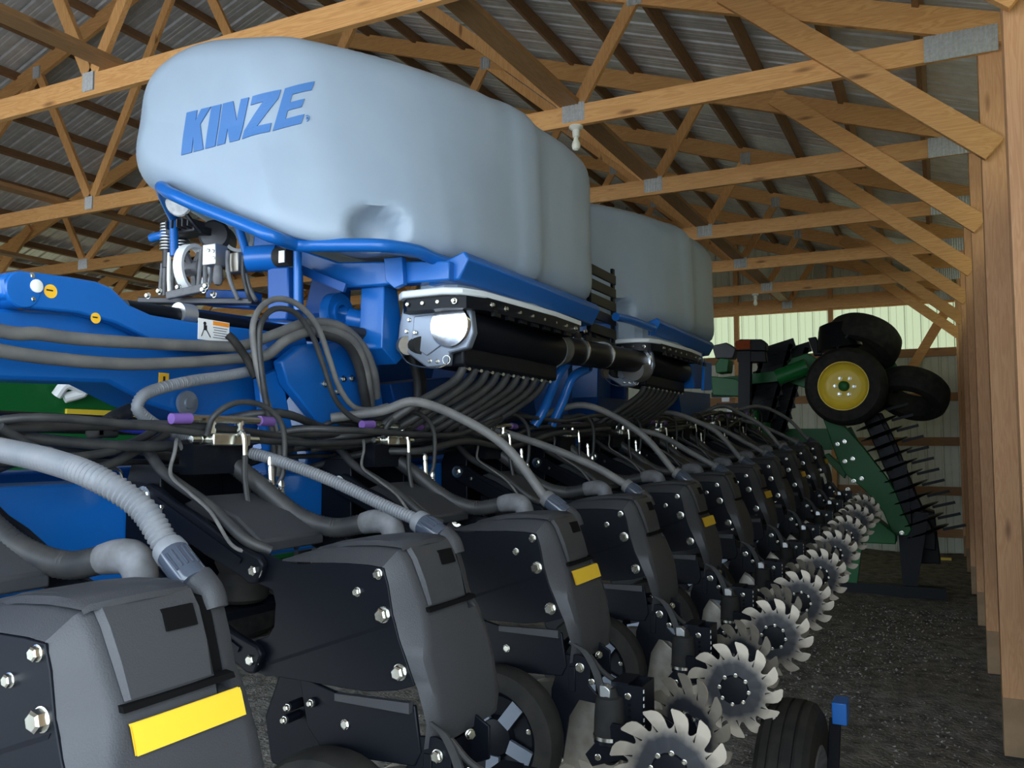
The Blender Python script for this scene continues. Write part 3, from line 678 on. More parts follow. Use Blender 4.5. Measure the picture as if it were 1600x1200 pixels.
mb = MB(); mb.lathe((-1.925, c[1], c[2]), (1, 0, 0), [(-.18, .044), (.0, .044), (.004, .041), (.005, .03)], 28); mb.build('boom_boss', 'kinze_blue', fr)
for p in ((-1.925, 1.288, 2.048), (-1.925, 1.292, 1.993)): bolt(fr, p, .006, .006, 1.3, axis=(1, 0, 0))
mb = MB(); mb.lathe((-1.925, 1.298, 2.025), (1, 0, 0), [(0, .016), (.008, .016), (.010, .012)], 18); mb.build('pin_cap', 'ceramic', fr)
def sticker(loc, axis, r, parent, m='amber_strip', name='warning_sticker'):
    mb = MB(); mb.lathe(loc, axis, [(0, r), (.0015, r)], 24); o = mb.build(name, m, parent); a = Vector(axis)
    mb = MB(); p = Vector(loc) + a * .0022; mb.box(p + Vector((0, -r * .2, r * .12)), (.001, r * 1.0, r * .2)); mb.build('sticker_arrow', 'decal_ink', o); return o
sticker((-1.925, 1.338, 2.019), (1, 0, 0), .017, fr); sticker((-1.925, 1.464, 1.97), (1, 0, 0), .014, fr)
s_ = (-1.968, 1.722, 1.833)
mb = MB(); mb.box(s_, (.002, .034, .034)); o = mb.build('warning_sticker', 'amber_strip', fr); mb = MB(); mb.box((s_[0] + .0018, s_[1], s_[2] - .003), (.001, .007, .02)); mb.build('sticker_arrow', 'decal_ink', o)
# white warning decal with orange header, figure and text lines
a, b = (-1.924, 1.801, 2.015), (-1.924, 1.923, 1.964)
cy, cz, w, h = (a[1] + b[1]) / 2, (a[2] + b[2]) / 2 - .005, b[1] - a[1], .062
mb = MB(); mb.box((-1.9245, cy, cz), (.0015, w, h)); dc = mb.build('warning_decal', 'white_paint', fr)
mb = MB(); mb.box((-1.9232, cy + w * .22, cz + h * .37), (.001, w * .52, h * .2)); mb.build('decal_header', 'decal_orange', dc)
for k in range(5): mb = MB(); mb.box((-1.9232, cy + w * .2, cz + h * (.16 - k * .12)), (.001, w * (.46 - .06 * (k % 2)), h * .035)); mb.build('text_line', 'hose_grey', dc)
mb = MB(); mb.cyl((-1.9235, cy - w * .3, cz + h * .28), (-1.9228, cy - w * .3, cz + h * .28), h * .09, 12); mb.box((-1.9232, cy - w * .28, cz + h * .08), (.001, w * .10, h * .24)); mb.beam((-1.9232, cy - w * .33, cz), (-1.9232, cy - w * .40, cz - h * .35), .001, .004, up=(1, 0, 0)); mb.beam((-1.9232, cy - w * .26, cz), (-1.9232, cy - w * .12, cz - h * .35), .001, .006, up=(1, 0, 0)); mb.build('decal_figure', 'decal_ink', dc)
# lug and pin under the boom
L = (-1.95, 1.8, 1.767)
mb = MB(); mb.lathe((-1.965, L[1], L[2]), (1, 0, 0), [(0, .036), (.012, .036), (.014, .018), (.020, .017), (.021, .008)], 22); mb.build('boom_pin', 'plate_satin', fr)
# big upright plates carrying the tanks
plate([(-1.86, 2.085, 1.909), (-1.86, 2.174, 1.969), (-1.86, 2.427, 2.018), (-1.86, 2.601, 1.965), (-1.86, 2.645, 1.776), (-1.86, 2.697, 1.633), (-1.86, 2.649, 1.538), (-1.86, 2.492, 1.554), (-1.86, 2.243, 1.741), (-1.86, 2.116, 1.84)], -1.90, -1.86, 'tower_plate', 'kinze_blue')
plate([(-1.9, 2.029, 1.855), (-1.9, 2.13, 1.894), (-1.9, 2.17, 1.76), (-1.9, 2.224, 1.593), (-1.9, 2.233, 1.508), (-1.9, 2.111, 1.514), (-1.9, 2.063, 1.676)], -1.93, -1.90, 'tower_plate', 'kinze_blue')
mb = MB(); mb.prism([(1.95, 1.50), (2.05, 1.50), (2.2, 1.95), (2.1, 2.0)], 0, -2.2, -1.98); mb.build('tower_web', 'dark_blue', fr, bevel=.006)
mb = MB(); mb.prism([(2.35, 1.50), (2.6, 1.50), (2.75, 2.0), (2.55, 2.15), (2.40, 2.10)], 0, -2.35, -1.98); mb.build('tower_leg', 'kinze_blue', fr, bevel=.008)
mb = MB(); mb.prism([(5.35, 1.60), (5.6, 1.60), (5.65, 2.2), (5.40, 2.2)], 0, -2.35, -2.05); mb.build('tower_leg', 'kinze_blue', fr, bevel=.008)
for px_ in ((-1.86, 2.444, 1.88), (-1.86, 2.397, 1.875), (-1.86, 2.297, 1.851), (-1.86, 2.366, 1.829), (-1.86, 2.379, 1.745)): bolt(fr, px_, .009, .010, 1.3, axis=(1, 0, 0))
# pin ear with hole and the cross pivot tube
E_ = (-1.95, 2.471, 2.121)
ring = MB(); ring.lathe((-1.97, E_[1], E_[2]), (1, 0, 0), [(0, .030), (0, .074), (.04, .074), (.04, .045), (.048, .045), (.048, .030), (0, .030)], 32); ring.build('pin_ear', 'kinze_blue', fr)
mb = MB(); mb.prism([(E_[1] - .074, E_[2]), (E_[1] + .074, E_[2]), (E_[1] + .10, E_[2] - .19), (E_[1] - .07, E_[2] - .19)], 0, -1.968, -1.935); mb.build('ear_plate', 'kinze_blue', fr)
# cradle of the large tank: sills, cross beams, side arm
for y0, y1, dz in ((2.44, 3.67, 0), (4.61, 5.89, .062)):
    for x, s in ((-1.40, 1),):
        mb = MB(); q = [(x, 2.29), (x + s * .018, 2.262), (x - s * .02, 2.195), (x - s * .14, 2.185), (x - s * .14, 2.24)]
        mb.prism([(a, b + dz + (0 if s > 0 else .34)) for a, b in q], 1, y0, y1); mb.build('tank_sill', 'kinze_blue', fr, bevel=.006)
    for y in (y0, y1 - .05):
        mb = MB(); mb.prism([(-1.44, 2.19 + dz), (-1.44, 2.255 + dz), (-1.90, 2.295 + dz), (-2.30, 2.44 + dz), (-2.30, 2.36 + dz), (-1.90, 2.20 + dz)], 1, y - .03, y + .03); mb.build('cradle_beam', 'kinze_blue', fr, bevel=.006)
    for y in (y0 + .1, y1 - .15):
        mb = MB(); mb.prism([(-2.1, 2.28 + dz), (-1.96, 2.24 + dz), (-1.98, 1.5 + dz), (-2.2, 1.5 + dz), (-2.2, 1.9 + dz)], 1, y - .03, y + .03); mb.build('cradle_leg', 'dark_blue', fr, bevel=.006)
bolt(fr, (-1.66, 2.408, 2.241), .014, .006, 1.3)
mb = MB(); q = [(-1.686, 2.4, 2.282), (-1.61, 2.4, 2.281), (-1.604, 2.4, 2.186), (-1.64, 2.4, 2.174), (-1.677, 2.4, 2.203)]; mb.prism([(p[0], p[2]) for p in q], 1, 2.385, 2.41); mb.build('beam_strap', 'kinze_blue', fr, bevel=.003)
mb = MB(); mb.prism([(2.44, 2.20), (2.52, 2.20), (2.58, 1.97), (2.52, 1.93), (2.43, 1.98)], 0, -1.82, -1.72); mb.build('cradle_gusset', 'kinze_blue', fr, bevel=.004)
# guard rail round the lower edge of the tank
rail = MB(); rail.tube([(-1.418, 2.476, 2.255), (-1.482, 2.481, 2.262), (-1.504, 2.409, 2.27), (-1.52, 2.333, 2.28), (-1.572, 2.225, 2.28), (-1.676, 2.163, 2.28), (-1.749, 2.127, 2.28), (-1.826, 2.102, 2.285), (-1.832, 2, 2.29), (-1.942, 1.99, 2.339), (-2.138, 1.99, 2.421), (-2.269, 1.99, 2.481), (-2.39, 2.06, 2.527), (-2.62, 2.35, 2.48)], .0215, 14, smooth=8); rail.build('guard_rail', 'kinze_blue', fr, ang=60)
rail = MB(); rail.tube([(-1.46, 4.093, 2.293), (-1.44, 4.265, 2.297), (-1.41, 4.559, 2.287)], .022, 12); rail.build('guard_rail', 'kinze_blue', fr, ang=60)
for a_, b_, r_ in (((-2.546, 2.25, 2.531), (-2.536, 2.25, 2.347), .0155), ((-1.903, 2.2, 2.292), (-1.898, 2.2, 2.091), .014), ((-2.221, 2.25, 2.432), (-2.169, 2.25, 2.299), .015)):
    mb = MB(); mb.cyl(a_, b_, r_, 14); mb.build('rail_post', 'kinze_blue', fr)
mb = MB(); mb.tube([(-2.717, 2.3, 2.446), (-2.63, 2.3, 2.451), (-2.556, 2.35, 2.464)], .017, 12); mb.build('rail_hook', 'kinze_blue', fr)
# blue stand with clevis between compressor and tank
mb = MB(); q = [(-2.054, 2.22, 2.254), (-1.961, 2.22, 2.249), (-1.955, 2.22, 2.131), (-1.965, 2.22, 2.066), (-2.047, 2.22, 2.071)]; mb.prism([(p[0], p[2]) for p in q], 1, 2.22, 2.30); mb.build('stand_column', 'dark_blue', fr, bevel=.006)
mb = MB(); mb.cyl((-2.12, 2.2, 2.285), (-2.022, 2.24, 2.29), .045, 20); mb.build('stand_head', 'kinze_blue', fr)
mb = MB(); mb.cyl((-2.006, 2.22, 2.284), (-1.945, 2.22, 2.283), .034, 18); mb.build('stand_bushing', 'rubber', fr)
mb = MB(); mb.box((-1.955, 2.182, 2.274), (.024, .004, .04)); mb.build('bushing_label', 'white_paint', fr)
mb = MB(); mb.cyl((-1.93, 2.516, 2.107), (-1.8, 2.574, 2.078), .040, 20); mb.build('pivot_tube', 'kinze_blue', fr)
mb = MB(); mb.cyl((-1.88, 2.545, 2.138), (-1.86, 2.606, 2.133), .032, 18); mb.build('pivot_bushing', 'rubber', fr)
# crossed black stay
rbeam((-2.061, 2.35, 2.285), (-1.818, 2.35, 2.184), .012, .03, 'stay', 'dark_blue', fr, bev=0)
# arms beneath the meters
for pts in ([(-1.52, 3.591, 2.015), (-1.55, 3.549, 1.948), (-1.62, 3.562, 1.805), (-1.66, 3.544, 1.732)], [(-1.52, 3.869, 2.016), (-1.55, 3.738, 1.961), (-1.6, 3.723, 1.84), (-1.65, 3.715, 1.735)]):
    mb = MB(); mb.tube(pts, .022, 10); mb.build('meter_arm', 'kinze_blue', fr, ang=60)
mb = MB(); q = [(-1.42, 5.333, 2.242), (-1.42, 5.711, 2.279), (-1.42, 5.7, 2.092), (-1.42, 5.914, 2.098), (-1.42, 5.91, 2.031), (-1.42, 5.477, 2.006)]; mb.prism([(p[1], p[2]) for p in q], 0, -1.50, -1.42); mb.build('end_bracket', 'kinze_blue', fr, bevel=.004)
mb = MB(); q = [(-1.36, 5.533, 2.183), (-1.36, 5.708, 2.189), (-1.36, 5.695, 2.004), (-1.36, 5.487, 1.992)]; mb.prism([(p[1], p[2]) for p in q], 0, -1.38, -1.36); mb.build('end_bracket', 'kinze_blue', fr, bevel=.003)
# centre body plates seen behind the hoses
for q, x in (([(-1.95, 2.815, 1.886), (-1.95, 3.259, 1.942), (-1.95, 4.123, 1.967), (-1.95, 4.204, 1.781), (-1.95, 3.261, 1.771), (-1.95, 2.861, 1.786)], -1.95), ([(-1.9, 4.996, 1.94), (-1.9, 5.611, 1.948), (-1.9, 5.607, 1.816), (-1.9, 4.938, 1.799)], -1.9), ([(-1.8, 6.461, 2.059), (-1.8, 7.488, 2.087), (-1.8, 7.475, 1.89), (-1.8, 6.543, 1.863)], -1.8)):
    plate(q, x - .2, x, 'centre_body', 'dark_blue')
# hydraulic cylinder and dark beams below the boom
mb = MB(); mb.beam((-2.35, .5, 1.62), (-2.35, 2.4, 1.60), .14, .05); mb.build('cross_beam', 'black_paint', fr, bevel=.005)
mb = MB(); mb.cyl((-2.2, .8, 1.715), (-2.2, 2.1, 1.70), .028, 18); mb.build('cylinder_barrel', 'black_paint', fr)
mb = MB(); mb.cyl((-1.99, 1.60, 2.02), (-1.99, 2.45, 2.035), .024, 16); mb.build('cylinder_barrel', 'black_paint', fr)
mb = MB(); mb.lathe((-1.985, 1.78, 2.03), (0, 1, 0.02), [(0, .024), (0, .032), (.05, .032), (.05, .024)], 20); mb.build('cylinder_gland', 'aluminium', fr)

# ---------------------------------------------------------------- caster wheel of the planter in the aisle
cw = thing('caster_wheel', 'ribbed planter tyre standing on the gravel beside the toothed wheels', 'wheel', (-.485, 3.1, .385))
mb = MB(); prof = [(-.085, .24), (-.09, .30), (-.085, .352), (-.07, .372)]
for x in (-.060, -.022, .018, .058): prof += [(x - .012, .383), (x + .012, .384), (x + .014, .374), (x + .024, .374)]
prof = [(-.085, .24), (-.092, .30), (-.085, .352), (-.066, .376), (-.042, .382), (-.040, .372), (-.034, .372), (-.032, .384), (-.004, .385), (-.002, .375), (.004, .375), (.006, .385), (.034, .384), (.036, .372), (.042, .372), (.044, .382), (.066, .376), (.085, .352), (.092, .30), (.085, .24), (-.085, .24)]
mb.lathe((0, 0, 0), (1, 0, 0), prof, 48); mb.build('tyre', 'rubber', cw, ang=20)
mb = MB(); mb.lathe((0, 0, 0), (1, 0, 0), [(-.07, .24), (.085, .245), (.09, .235), (.06, .20), (.04, .10), (.06, .06), (.10, .05), (.11, .02)], 36); mb.build('rim', 'fitting_grey', cw)
mb = MB(); mb.box((.135, .22, .315), (.05, .10, .075)); mb.build('fork_plate', 'kinze_blue', cw, bevel=.003)
mb = MB(); mb.beam((.118, .20, .29), (.118, .0, .0), .012, .04, up=(1, 0, 0)); mb.build('fork_strap', 'black_paint', cw, bevel=.003)
mb = MB(); mb.cyl((-.12, 0, 0), (.125, 0, 0), .022, 14); mb.tube([(-.12, 0, 0), (-.20, 0, 0), (-1.2, .2, .12), (-1.45, .3, .95)], .03, 10, smooth=4); mb.build('axle', 'black_paint', cw)

mb = MB(); mb.prism([(2.3, 1.5), (6.3, 1.62), (6.3, 2.27), (2.3, 2.16)], 0, -2.62, -2.50); mb.build('centre_backing', 'dark_blue', fr, bevel=.02)  # dark backing added to keep the bright wall from showing through gaps
mb = MB(); mb.prism([(6.3, 1.62), (8.9, 1.70), (8.9, 1.84), (6.3, 1.95)], 0, -2.60, -2.52); mb.build('wing_spine', 'dark_blue', fr, bevel=.02)

# ================================================================ bulk seed tanks
def itp(tab, y):
    if y <= tab[0][0]: return tab[0][1]
    for (a, u), (b, v) in zip(tab, tab[1:]):
        if y <= b:
            t = (y - a) / (b - a); return u + (v - u) * t
    return tab[-1][1]
XLOW = [(2.0, -1.82), (2.06, -1.755), (2.10, -1.70), (2.15, -1.645), (2.20, -1.60), (2.26, -1.55), (2.34, -1.49), (2.45, -1.44), (2.6, -1.41), (2.85, -1.392), (3.1, -1.377), (3.5, -1.365), (3.77, -1.385)]
XTOP = [(2.0, -1.93), (2.06, -1.87), (2.10, -1.83), (2.15, -1.785), (2.22, -1.73), (2.29, -1.68), (2.37, -1.63), (2.45, -1.585), (2.54, -1.54), (2.64, -1.50), (2.74, -1.465), (2.84, -1.44), (2.96, -1.415), (3.09, -1.395), (3.35, -1.372), (3.77, -1.39)]
TXC = -2.25
XLEFT = [(2.0, -2.54), (2.1, -2.60), (2.2, -2.655), (2.4, -2.76), (2.7, -2.90), (3.2, -3.04), (3.77, -3.06)]
def section(d, yy):
    """tank outline (x, z) inset by d; wedge shaped in plan, floor falling towards the row units"""
    xl, xt = itp(XLOW, yy), itp(XTOP, yy)
    C = [((xl, 2.262), .10), ((xt, 2.985), .17), ((TXC, 3.06), 1.2), ((itp(XLEFT, yy) + .07, 2.985), .26), ((itp(XLEFT, yy), 2.60), .22), ((-2.30, 2.475), .4), ((min(-1.90, xl - .22), 2.325), .3)]
    cx, cz = -2.2, 2.72
    pts = []
    n = len(C)
    for k in range(n):
        (p, r) = C[k]; p = Vector(p); a = Vector(C[k - 1][0]); b = Vector(C[(k + 1) % n][0])
        u = (a - p).normalized(); v = (b - p).normalized(); ang = math.acos(max(-1, min(1, u.dot(v))))
        t = min(r / math.tan(ang / 2), .45 * (a - p).length, .45 * (b - p).length)
        p0, p1 = p + u * t, p + v * t
        for i in range(9):
            s = i / 8; pts.append(p0 * (1 - s) ** 2 + p * 2 * s * (1 - s) + p1 * s * s)
    P = [Vector((p.x, p.y, 0)) for p in pts]; P.append(P[0]); L = sum((b - a).length for a, b in zip(P, P[1:]))
    N = 120; out = []; acc = 0; i = 0
    for k in range(N):
        tgt = L * k / N
        while acc + (P[i + 1] - P[i]).length < tgt: acc += (P[i + 1] - P[i]).length; i += 1
        q = P[i].lerp(P[i + 1], (tgt - acc) / max(1e-9, (P[i + 1] - P[i]).length)); out.append(Vector((q.x, q.y)))
    res = []; A, B = Vector((-2.38, 2.76)), Vector((-2.02, 2.66))
    for p in out:
        t = max(0, min(1, (p - A).dot(B - A) / (B - A).length_squared)); c = A + (B - A) * t
        res.append(p + (c - p).normalized() * d)
    return res
def tank_mesh():
    Y0, Y1, R0, R1 = 2.02, 3.775, .13, .25
    st = []
    for i in range(12):
        a = math.pi / 2 * i / 11; st.append((Y0 + R0 * (1 - math.cos(a)), R0 * (1 - math.sin(a)) * .9))
    n = 60
    for i in range(1, n):
        y = Y0 + R0 + (Y1 - R1 - Y0 - R0) * i / n
        b = (y - 2.95) / .085
        d = -.011 * math.exp(-b ** 4) if abs(b) < 2 else 0
        if y > 3.02: d += .012 * min(1, (y - 3.02) / .1)
        st.append((y, d))
    for i in range(12):
        a = math.pi / 2 * i / 11; st.append((Y1 - R1 + R1 * math.sin(a), .012 + R1 * (1 - math.cos(a))))
    rows = []
    for y, d in st: rows.append([(p.x, y, p.y) for p in section(d, y)])
    def cap(row, y, bulge):
        cx = sum(p[0] for p in row) / len(row); cz = sum(p[2] for p in row) / len(row); out = []
        for s in (.9, .75, .55, .35, .15, .001): out.append([(cx + (p[0] - cx) * s, y + bulge * (1 - s * s), cz + (p[2] - cz) * s) for p in row])
        return out
    rows = cap(rows[0], Y0, -.008)[::-1] + rows + cap(rows[-1], Y1, .02)
    # moulded scoop low on the slanting side
    ctr = Vector((-1.60, 2.235, 2.345)); ax = Vector((.62, .78, 0)).normalized(); ind = Vector((-.78, .62, 0)).normalized()
    new = []
    for r in rows:
        q = []
        for p in r:
            v = Vector(p); w = v - ctr; e = (w.dot(ax) / .085) ** 2 + ((w.z - .25 * w.dot(ax) * 0) / .07) ** 2
            if abs(w.dot(ind)) < .2 and e < 1: v += ind * (.11 * (1 - e) ** .35)
            q.append(tuple(v))
        new.append(q)
    m = MB(); m.grid(new, close=True); return m
TANKM = tank_mesh().mesh('shell', 'tank_poly', ang=80)
tk = thing('seed_tank', 'large pale grey plastic seed tank with blue lettering, nearest the camera', 'tank', (0, 0, 0), 'bulk seed tanks')
share('shell', TANKM, tk)
# KINZE lettering: unit square s (along), t (up) mapped onto the flat front face
from mathutils.bvhtree import BVHTree
_bvh = BVHTree.FromPolygons([v.co for v in TANKM.vertices], [tuple(p.vertices) for p in TANKM.polygons])
def on_tank(p, off=.0025):
    h = _bvh.ray_cast(Vector((p.x, 0.5, p.z)), Vector((0, 1, 0)))
    return Vector((p.x, (h[0].y if h[0] is not None else p.y) - off, p.z))
LB = [(-2.2494, 2.6145), (-2.1081, 2.6183), (-1.9817, 2.6261), (-1.8805, 2.6446), (-1.7979, 2.6725)]   # base line and cap line of the lettering (x, z)
LT = [(-2.2242, 2.7551), (-2.0803, 2.7561), (-1.9494, 2.7609), (-1.8571, 2.7862), (-1.7777, 2.8201)]
def letter_pt(s, t):
    i = min(3, max(0, int(s * 4))); f = s * 4 - i
    a = Vector(LB[i]).lerp(Vector(LB[i + 1]), f); b = Vector(LT[i]).lerp(Vector(LT[i + 1]), f); c = a.lerp(b, t)
    return on_tank(Vector((c.x, 0, c.y)))
LET = {'K': [[(0, 0), (.088, 0), (.083, 1), (0, 1)], [(.07, .40), (.115, .56), (.19, 1), (.115, 1), (.07, .62)], [(.075, .60), (.125, .66), (.185, 0), (.105, 0)]],
       'I': [[(.200, 0), (.283, 0), (.270, 1), (.195, 1)]],
       'N': [[(.298, 0), (.365, 0), (.355, 1), (.285, 1)], [(.285, 1), (.365, 1), (.482, 0), (.405, 0)], [(.42, 0), (.482, 0), (.487, 1), (.427, 1)]],
       'Z': [[(.515, .79), (.735, .79), (.738, 1), (.517, 1)], [(.505, .2), (.615, .2), (.735, .79), (.62, .79)], [(.505, 0), (.735, 0), (.73, .21), (.505, .21)]],
       'E': [[(.758, 0), (.845, 0), (.85, 1), (.768, 1)], [(.83, 0), (.995, 0), (1.0, .21), (.83, .21)], [(.83, .41), (.96, .41), (.965, .60), (.83, .60)], [(.84, .79), (.998, .79), (1.0, 1), (.84, 1)]]}
for ch, polys in LET.items():
    m = MB()
    for poly in polys:
        if len(poly) == 5: quads = [[poly[0], poly[1], poly[3], poly[4]], [poly[1], poly[2], poly[3]]]
        else: quads = [poly]
        for qd in quads:
            if len(qd) == 3: qd = qd + [qd[-1]]
            L4 = [Vector(v) for v in qd]
            rows_ = []
            for j in range(9):
                r_ = []
                for i in range(6):
                    v = L4[0].lerp(L4[1], i / 5).lerp(L4[3].lerp(L4[2], i / 5), j / 8); r_.append(letter_pt(v.x, v.y))
                rows_.append(r_)
            m.grid(rows_)
    lo = m.build('logo_letter', 'logo_blue', tk, smooth=False); sm = lo.modifiers.new('thick', 'SOLIDIFY'); sm.thickness = .003; sm.offset = 0
R_ = on_tank(Vector((-1.7859, 0, 2.6907)), .001)
m = MB(); m.lathe(R_, (0, -1, 0), [(0, .0085), (0, .0105), (.002, .0105), (.002, .0085), (0, .0085)], 20); m.box(R_ + Vector((-.002, -.001, 0)), (.002, .002, .009)); m.box(R_ + Vector((.001, -.001, .003)), (.005, .002, .0018)); m.box(R_ + Vector((.001, -.001, 0)), (.005, .002, .0018)); m.box(R_ + Vector((.003, -.001, .0015)), (.0018, .002, .004)); m.beam(R_ + Vector((.0, -.001, 0)), R_ + Vector((.0035, -.001, -.0045)), .002, .0018, up=(0, 1, 0)); m.build('registered_mark', 'logo_blue', tk, smooth=False)
m = MB(); m.lathe((-2.1, 2.75, 3.04), (0, 0, 1), [(0, .23), (.045, .23), (.055, .215), (.07, .06), (.08, .0)], 32); m.build('fill_lid', 'tank_dark', tk)
tk2 = thing('seed_tank', 'pale grey plastic seed tank farther back, behind the lettered one', 'tank', (0, 0, 0), 'bulk seed tanks')
o = share('shell', TANKM, tk2); o.location = (0, 2.34, .058)
m = MB(); m.lathe((-2.1, 5.10, 3.10), (0, 0, 1), [(0, .23), (.045, .23), (.055, .215), (.07, .06), (.08, .0)], 32); m.build('fill_lid', 'tank_dark', tk2)

# ---------------------------------------------------------------- seed meter ducts under the tanks
def meter(dy, dz, label, near):
    t = thing('seed_duct', label, 'seed duct', (0, dy, dz), 'seed ducts under the tanks')
    # white flange, rounded in plan
    pl = [(-1.66, 2.44), (-1.62, 2.40), (-1.46, 2.395), (-1.40, 2.43), (-1.365, 2.52), (-1.33, 3.05), (-1.34, 3.33), (-1.37, 3.36), (-1.62, 3.36), (-1.66, 3.3)]
    m = MB(); m.prism(pl, 2, 2.142, 2.166); m.build('flange', 'flange_white', t, bevel=.006)
    m = MB(); m.prism([(x * .985 - .02, 2.9 + (y - 2.9) * .95) for x, y in pl], 2, 2.10, 2.145); m.build('flange_gasket', 'black_paint', t)
    m = MB(); m.prism([(-1.52 + (x + 1.5) * .6, 2.9 + (y - 2.9) * .85) for x, y in pl], 2, 2.166, 2.27); m.build('hopper_neck', 'tank_poly', t)
    for k in range(9):
        f = k / 8; p = (-1.362 + .03 * f, 2.56 + .78 * f, 2.122); bolt(t, p, .007, .012, 1.3, axis=(1, 0, 0))
        m = MB(); m.box((p[0] - .004, p[1] + .045, 2.098), (.012, .05, .022)); m.build('clip', 'black_paint', t)
    for k in range(4): bolt(t, (-1.61 + .06 * k, 2.43, 2.122), .008, .012, 1.3)
    # end plate
    ep = [(-1.683, 2.52, 2.137), (-1.614, 2.52, 2.145), (-1.413, 2.52, 2.135), (-1.398, 2.52, 2.024), (-1.42, 2.52, 1.971), (-1.493, 2.52, 1.959), (-1.498, 2.52, 1.915), (-1.58, 2.52, 1.91), (-1.652, 2.52, 1.958), (-1.706, 2.52, 1.992), (-1.699, 2.52, 2.065)]
    m = MB(); m.prism([(p[0], p[2]) for p in ep], 1, 2.50, 2.535); e = m.build('end_plate', 'plate_satin', t, bevel=.006)
    ip = [(-1.632, 2.5, 2.092), (-1.523, 2.5, 2.096), (-1.522, 2.5, 1.985), (-1.579, 2.5, 1.952), (-1.642, 2.5, 1.991)]
    m = MB(); m.prism([(p[0], p[2]) for p in ip], 1, 2.494, 2.502); m.build('door', 'plate_satin', e, bevel=.003)
    for p in ((-1.659, 2.5, 2.123), (-1.654, 2.5, 2.082), (-1.664, 2.5, 2.042), (-1.679, 2.5, 1.98), (-1.568, 2.5, 1.934), (-1.537, 2.5, 1.931), (-1.481, 2.5, 1.981), (-1.623, 2.49, 2.034)): bolt(e, p, .007, .006, 1.1)
    m = MB(); m.tube([(-1.697, 2.49, 1.982), (-1.632, 2.47, 1.925), (-1.529, 2.47, 1.906), (-1.49, 2.49, 1.921)], .0025, 6); m.lathe((-1.495, 2.49, 1.934), (0, -1, 0), [(0, .013), (0, .016), (.003, .016), (.003, .013), (0, .013)], 18); m.build('lanyard', 'zinc', e)
    # round duct
    cx, cz = -1.482, 2.050
    m = MB(); m.lathe((cx, 2.53, cz), (0, 1, 0), [(0, .070), (.01, .076), (.80, .076), (.82, .070)], 32); m.build('duct', 'black_paint', t)
    m = MB(); m.lathe((cx, 2.52, cz), (0, -1, 0), [(0, .076), (.035, .076), (.040, .073), (.043, .050), (.044, .0)], 36); cp = m.build('end_cap', 'cap_metal', t)
    m = MB(); m.box((-1.53, 2.94, 1.985), (.15, .80, .14)); m.build('meter_box', 'black_paint', t, bevel=.012)
    for k in range(9): m = MB(); m.cyl((-1.475 + .0 * k, 2.58 + k * .085, 1.915), (-1.44, 2.55 + k * .085, 1.905), .006, 8); m.build('outlet', 'zinc', t)
    m = MB(); m.cyl((-1.70, 2.56, 2.00), (-1.60, 2.50, 1.99), .032, 16); m.build('side_port', 'rubber', t)
    m = MB(); m.cyl((-1.685, 2.52, 1.995), (-1.66, 2.50, 1.993), .034, 16); m.build('port_band', 'decal_orange' if False else 'steel_worn', t)
    if near:
        for y0, L, r0, r1, nm, mt in ((3.33, .10, .079, .069, 'cuff', 'hose_grey'), (3.42, 1.10, .062, .062, 'pipe', 'black_paint'), (4.42, .12, .062, .074, 'cuff', 'hose_grey')):
            m = MB()
            if nm == 'cuff': m.tube([(cx, y0, cz + .0), (cx, y0 + L, cz + .012)], lambda s, a=r0, b=r1: a + (b - a) * s, 28, rib=(.024, .0025), smooth=6)
            else: m.cyl((cx, y0, cz + .01), (cx, y0 + L, cz + .05), r0, 26)
            m.build(nm, mt, t)
        for y0 in (3.62, 3.95):
            m = MB(); m.lathe((cx, y0, cz + .015 + (y0 - 3.42) * .036), (0, 1, .036), [(0, .0625), (0, .067), (.012, .067), (.012, .0625)], 28); m.build('pipe_clamp', 'zinc', t)
    for q in range(9):
        j = random.Random(q + int(10 * dy)); y = 2.58 + q * .085
        m = MB(); m.tube([(-1.475, y, 1.925), (-1.50, y - .04, 1.86), (-1.58, y - .14 - j.uniform(0, .05), 1.77), (-1.70, y - .22, 1.69), (-1.84, y - .25 + j.uniform(-.05, .1), 1.66), (-2.0, y - .2, 1.64)], .0155, 10); m.build('outlet_hose', 'hose_black', t, ang=60)
    return t
meter(0, 0, 'black seed duct with mirror end cap hanging under the lettered tank', True)
meter(2.03, .055, 'black seed duct under the farther tank, joined by the grey pipe', False)
# louvred guard between the tanks
g = thing('louvre_guard', 'black slatted guard panel standing between the two tanks', 'guard')
for k in range(6): m = MB(); m.box((-1.50, 4.02, 2.14 + k * .072), (.012, .36, .05)); m.build('slat', 'black_paint', g, bevel=.003)
for y in (3.85, 4.19): m = MB(); m.box((-1.51, y, 2.28), (.014, .03, .56)); m.build('rail', 'black_paint', g)
m = MB(); m.box((-1.72, 4.05, 2.15), (.42, .2, .12)); m.build('shelf', 'black_paint', g)

# ================================================================ hoses, lines, manifolds
def hose(name, label, pts, r, m, group=None, rib=None, n=10, smooth=8, cat='hose'):
    mb = MB(); mb.tube(pts, r, n, rib=rib, smooth=smooth); o = mb.build(name, m, None, ang=60); return tag(o, label, cat, group)
